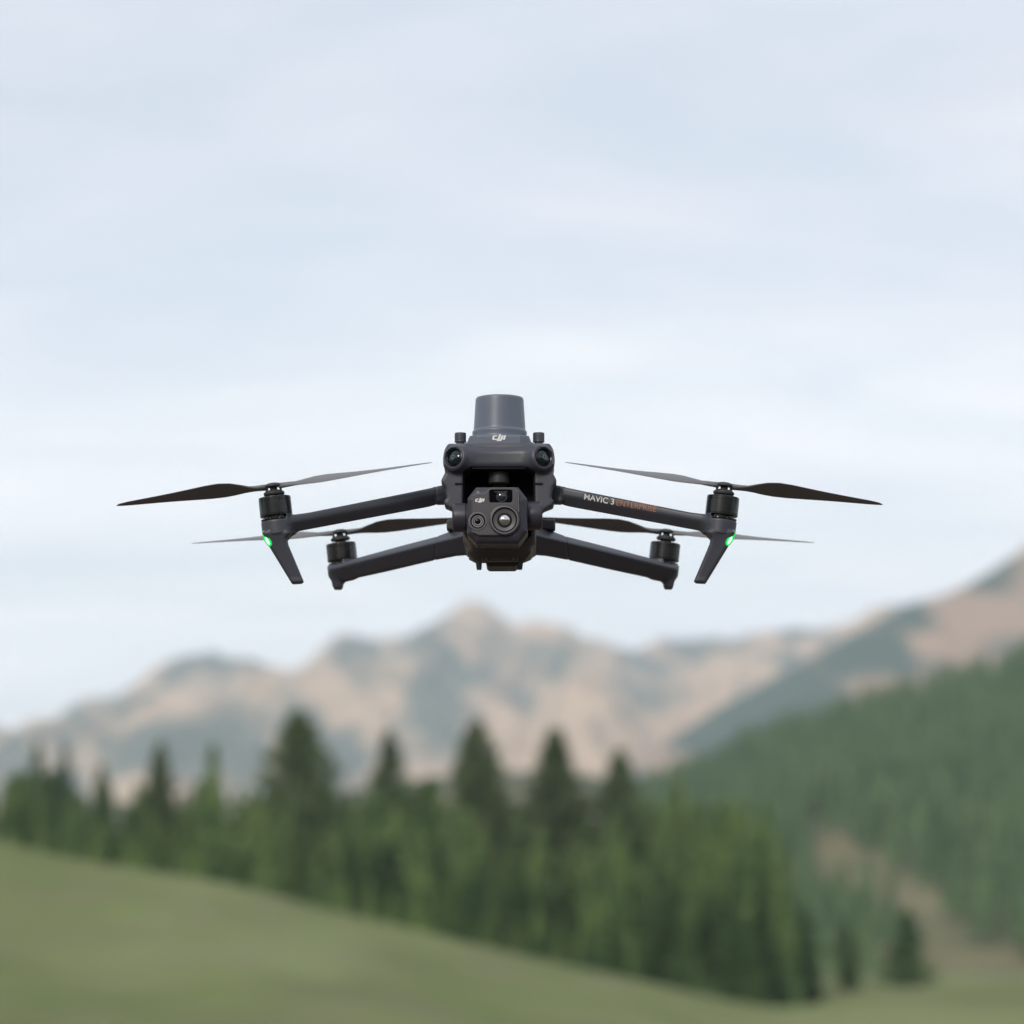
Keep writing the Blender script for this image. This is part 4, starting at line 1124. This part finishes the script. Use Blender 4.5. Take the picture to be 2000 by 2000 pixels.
# thermal lens (large) and wide lens (small)
tx, tz = G(986.6, 1015.3, -22)
mb = MB(); mb.lathe([(11.2, 0), (11.2, 1.6), (10.9, 2.2), (10.2, 2.4), (9.6, 2.35)], (tx, -19.5, tz), (0, -1, 0), 64, caps=False); tl = mb.build('thermal_lens_barrel', cam_mat, head, sharp=40)
mb = MB(); mb.lathe([(10.1, 2.35), (9.95, 2.75), (9.35, 2.75), (9.2, 2.3)], (tx, -19.5, tz), (0, -1, 0), 64, caps=False); mb.build('thermal_lens_rim', ring_g, head, sharp=30)
mb = MB(); mb.lathe([(9.3, 2.3), (8.9, 1.0), (8.2, 0.7)], (tx, -19.5, tz), (0, -1, 0), 64, caps=False); mb.build('thermal_lens_well', black, head, sharp=40)
mb = MB(); mb.lathe([(8.2, 0.7), (7.9, 1.0), (5.4, 0.0), (4.6, -0.4)], (tx, -19.5, tz), (0, -1, 0), 64, caps=False); mb.build('thermal_lens_cone', principled('cone', (0.10, 0.098, 0.105), 0.4, 0.5), head, sharp=40)
mb = MB(); mb.lathe([(5.2, -0.2), (5.2, 0.35), (4.3, 0.3), (4.2, 0)], (tx, -19.5, tz), (0, -1, 0), 48, caps=False); mb.build('inner_ring', black, head)
mb = MB(); mb.lathe([(4.3 * math.cos(a), 0.1 + 2.2 * math.sin(a)) for a in np.linspace(0, 1.54, 16)] + [(0.01, 2.3)], (tx, -19.5, tz), (0, -1, 0), 48); mb.build('thermal_glass', germ, head, sharp=70)
sx_, sz_ = G(934.3, 1017.6, -22)
mb = MB(); mb.lathe([(6.7, 0), (6.7, 1.4), (6.3, 1.9), (5.7, 1.9), (5.5, 1.2)], (sx_, -19.5, sz_), (0, -1, 0), 56, caps=False); mb.build('wide_lens_barrel', ring_g, head, sharp=40)
mb = MB(); mb.lathe([(6.1, 1.85), (5.95, 2.05), (5.7, 2.05), (5.6, 1.8)], (sx_, -19.5, sz_), (0, -1, 0), 56, caps=False); mb.build('wide_lens_rim', ring_g, head)
mb = MB(); mb.lathe([(5.6, 1.3), (4.1, 0.5), (4.0, 0.2), (0.01, 0.2)], (sx_, -19.5, sz_), (0, -1, 0), 56, caps=False); mb.build('wide_lens_well', black, head)
mb = MB(); mb.lathe([(4.2, 0.2), (4.2, 1.1), (3.8, 1.1), (3.6, 0.6)], (sx_, -19.5, sz_), (0, -1, 0), 48, caps=False); mb.lathe([(2.9, 0.2), (2.9, 1.1), (2.5, 1.1), (2.2, 0.6)], (sx_, -19.5, sz_), (0, -1, 0), 48, caps=False)
mb.build('focus_rings', principled('bright ring', (0.34, 0.34, 0.37), 0.3, 0.6), head, sharp=30)
mb = MB(); mb.lathe([(2.3 * math.cos(a), 0.5 + 0.9 * math.sin(a)) for a in np.linspace(0, 1.54, 10)] + [(0.01, 1.4)], (sx_, -19.5, sz_), (0, -1, 0), 32); mb.build('wide_glass', glass_d, head, sharp=70)
x, z = G(938.5, 977, -21); logo(head, x, z, -20.85, 6.9)
# gimbal motors left and right, roll motor and yoke
xl0, xl1 = G(885.8, 0, 0)[0], G(914, 0, 0)[0]; zl = G(0, 1010.5, 0)[1]
mb = MB(); mb.lathe([(8.8, 0), (9.9, 0.7), (10.5, 1.4), (10.6, 2.0), (10.6, xl1 - xl0 - 1.2), (10.0, xl1 - xl0 - 0.4), (10.0, xl1 - xl0 + 2)], (xl0, 1, zl), (1, 0, 0), 64); mb.build('gimbal_motor', cam_mat, drone, sharp=35).location = (0, -0.009, -0.0011)
xr0, xr1 = G(1026, 0, 0)[0], G(1058, 0, 0)[0]; zr = G(0, 1007, 0)[1]
mb = MB(); mb.lathe([(9.8, 0), (10.3, 1.5), (10.4, 5), (10.4, xr1 - xr0 - 2.2), (10.2, xr1 - xr0 - 1.5), (9.6, xr1 - xr0 - 0.6), (8.6, xr1 - xr0)], (xr0, 1, zr), (1, 0, 0), 64); mb.build('gimbal_motor', cam_mat, drone, sharp=35).location = (0, -0.009, -0.0011)
mb = MB(); zt_ = Qp(0, 922, 14)[1]; zbm = Qp(0, 944, 14)[1]
mb.lathe([(7.5, 0), (8.0, 0.6), (8.0, zt_ - zbm)], (0, 17, zbm), (0, 0, 1), 48); mb.build('gimbal_yaw_motor', plastic_d, drone)
mb = MB(); mb.box((0, 25, zbm - 1), (5, 3.0, 4)); mb.box((0, 27, zl + 10), (5, 2.2, 10)); mb.box((xl0 + 7, 18, zl), (2.5, 9, 6)); mb.box((xr1 - 8, 18, zr), (2.5, 9, 6)); mb.box(((xl0 + xr1) / 2, 27.5, zl), ((xr1 - xl0) / 2 - 5, 2.0, 5))
mb.build('gimbal_yoke', plastic_d, drone, bevel=1.0)

# ---- lettering on the right front arm
def text_mesh(body_, size, offset, shear=0.0):
    cu = bpy.data.curves.new('txt', 'FONT'); cu.body = body_; cu.size = size; cu.extrude = 0.0; cu.offset = offset; cu.shear = shear; cu.resolution_u = 4
    ob = bpy.data.objects.new('txt', cu); COL.objects.link(ob)
    dg = bpy.context.evaluated_depsgraph_get(); dg.update()
    me = bpy.data.meshes.new_from_object(ob.evaluated_get(dg))
    bpy.data.objects.remove(ob); bpy.data.curves.remove(cu)
    co = np.array([v.co[:] for v in me.vertices]); fs = [tuple(p.vertices) for p in me.polygons]
    bpy.data.meshes.remove(me)
    return co, fs
def arm_print(name, body_, px0, py0, px1, py1, cap_px, mat, offset):
    """baseline from (px0,py0) to (px1,py1); cap height in pixels"""
    def face_pt(px, py):
        dy = 26 + (0 - 26) * ((1948 - px) - 870) / (540 - 870)
        x, z = qc(px - C, py, dy)
        y = float(fyc(-x)) - 6.8 - 0.12
        return np.array([x, y, z])
    A, Bp = face_pt(px0, py0), face_pt(px1, py1)
    co, fs = text_mesh(body_, 1.0, offset)
    w = co[:, 0].max() - co[:, 0].min(); h = co[:, 1].max() - min(0, co[:, 1].min())
    cap = cap_px * 0.374
    e = Bp - A; L = np.linalg.norm(e); e /= L
    up = np.array([-0.05, 0, 1.0]); up = up - e * (up @ e) * 0.72; up /= np.linalg.norm(up)
    P = A + (co[:, 0:1] - co[:, 0].min()) / w * L * e + co[:, 1:2] / h * cap * up
    nrm = np.cross(e, up); nrm /= np.linalg.norm(nrm)
    n = len(P)
    V = np.concatenate([P, P - nrm * 0.25 * np.sign(nrm[1]) * -1])
    mobj(name, P, fs, mat, front_arms[1], smooth=False)
arm_print('lettering', 'MAVIC 3', 1139.5, 977.5, 1197.5, 988.3, 11.6, white_p, 0.008)
arm_print('lettering', 'ENTERPRISE', 1202.5, 989.5, 1280, 1002.8, 11.6, orange_p, -0.006)
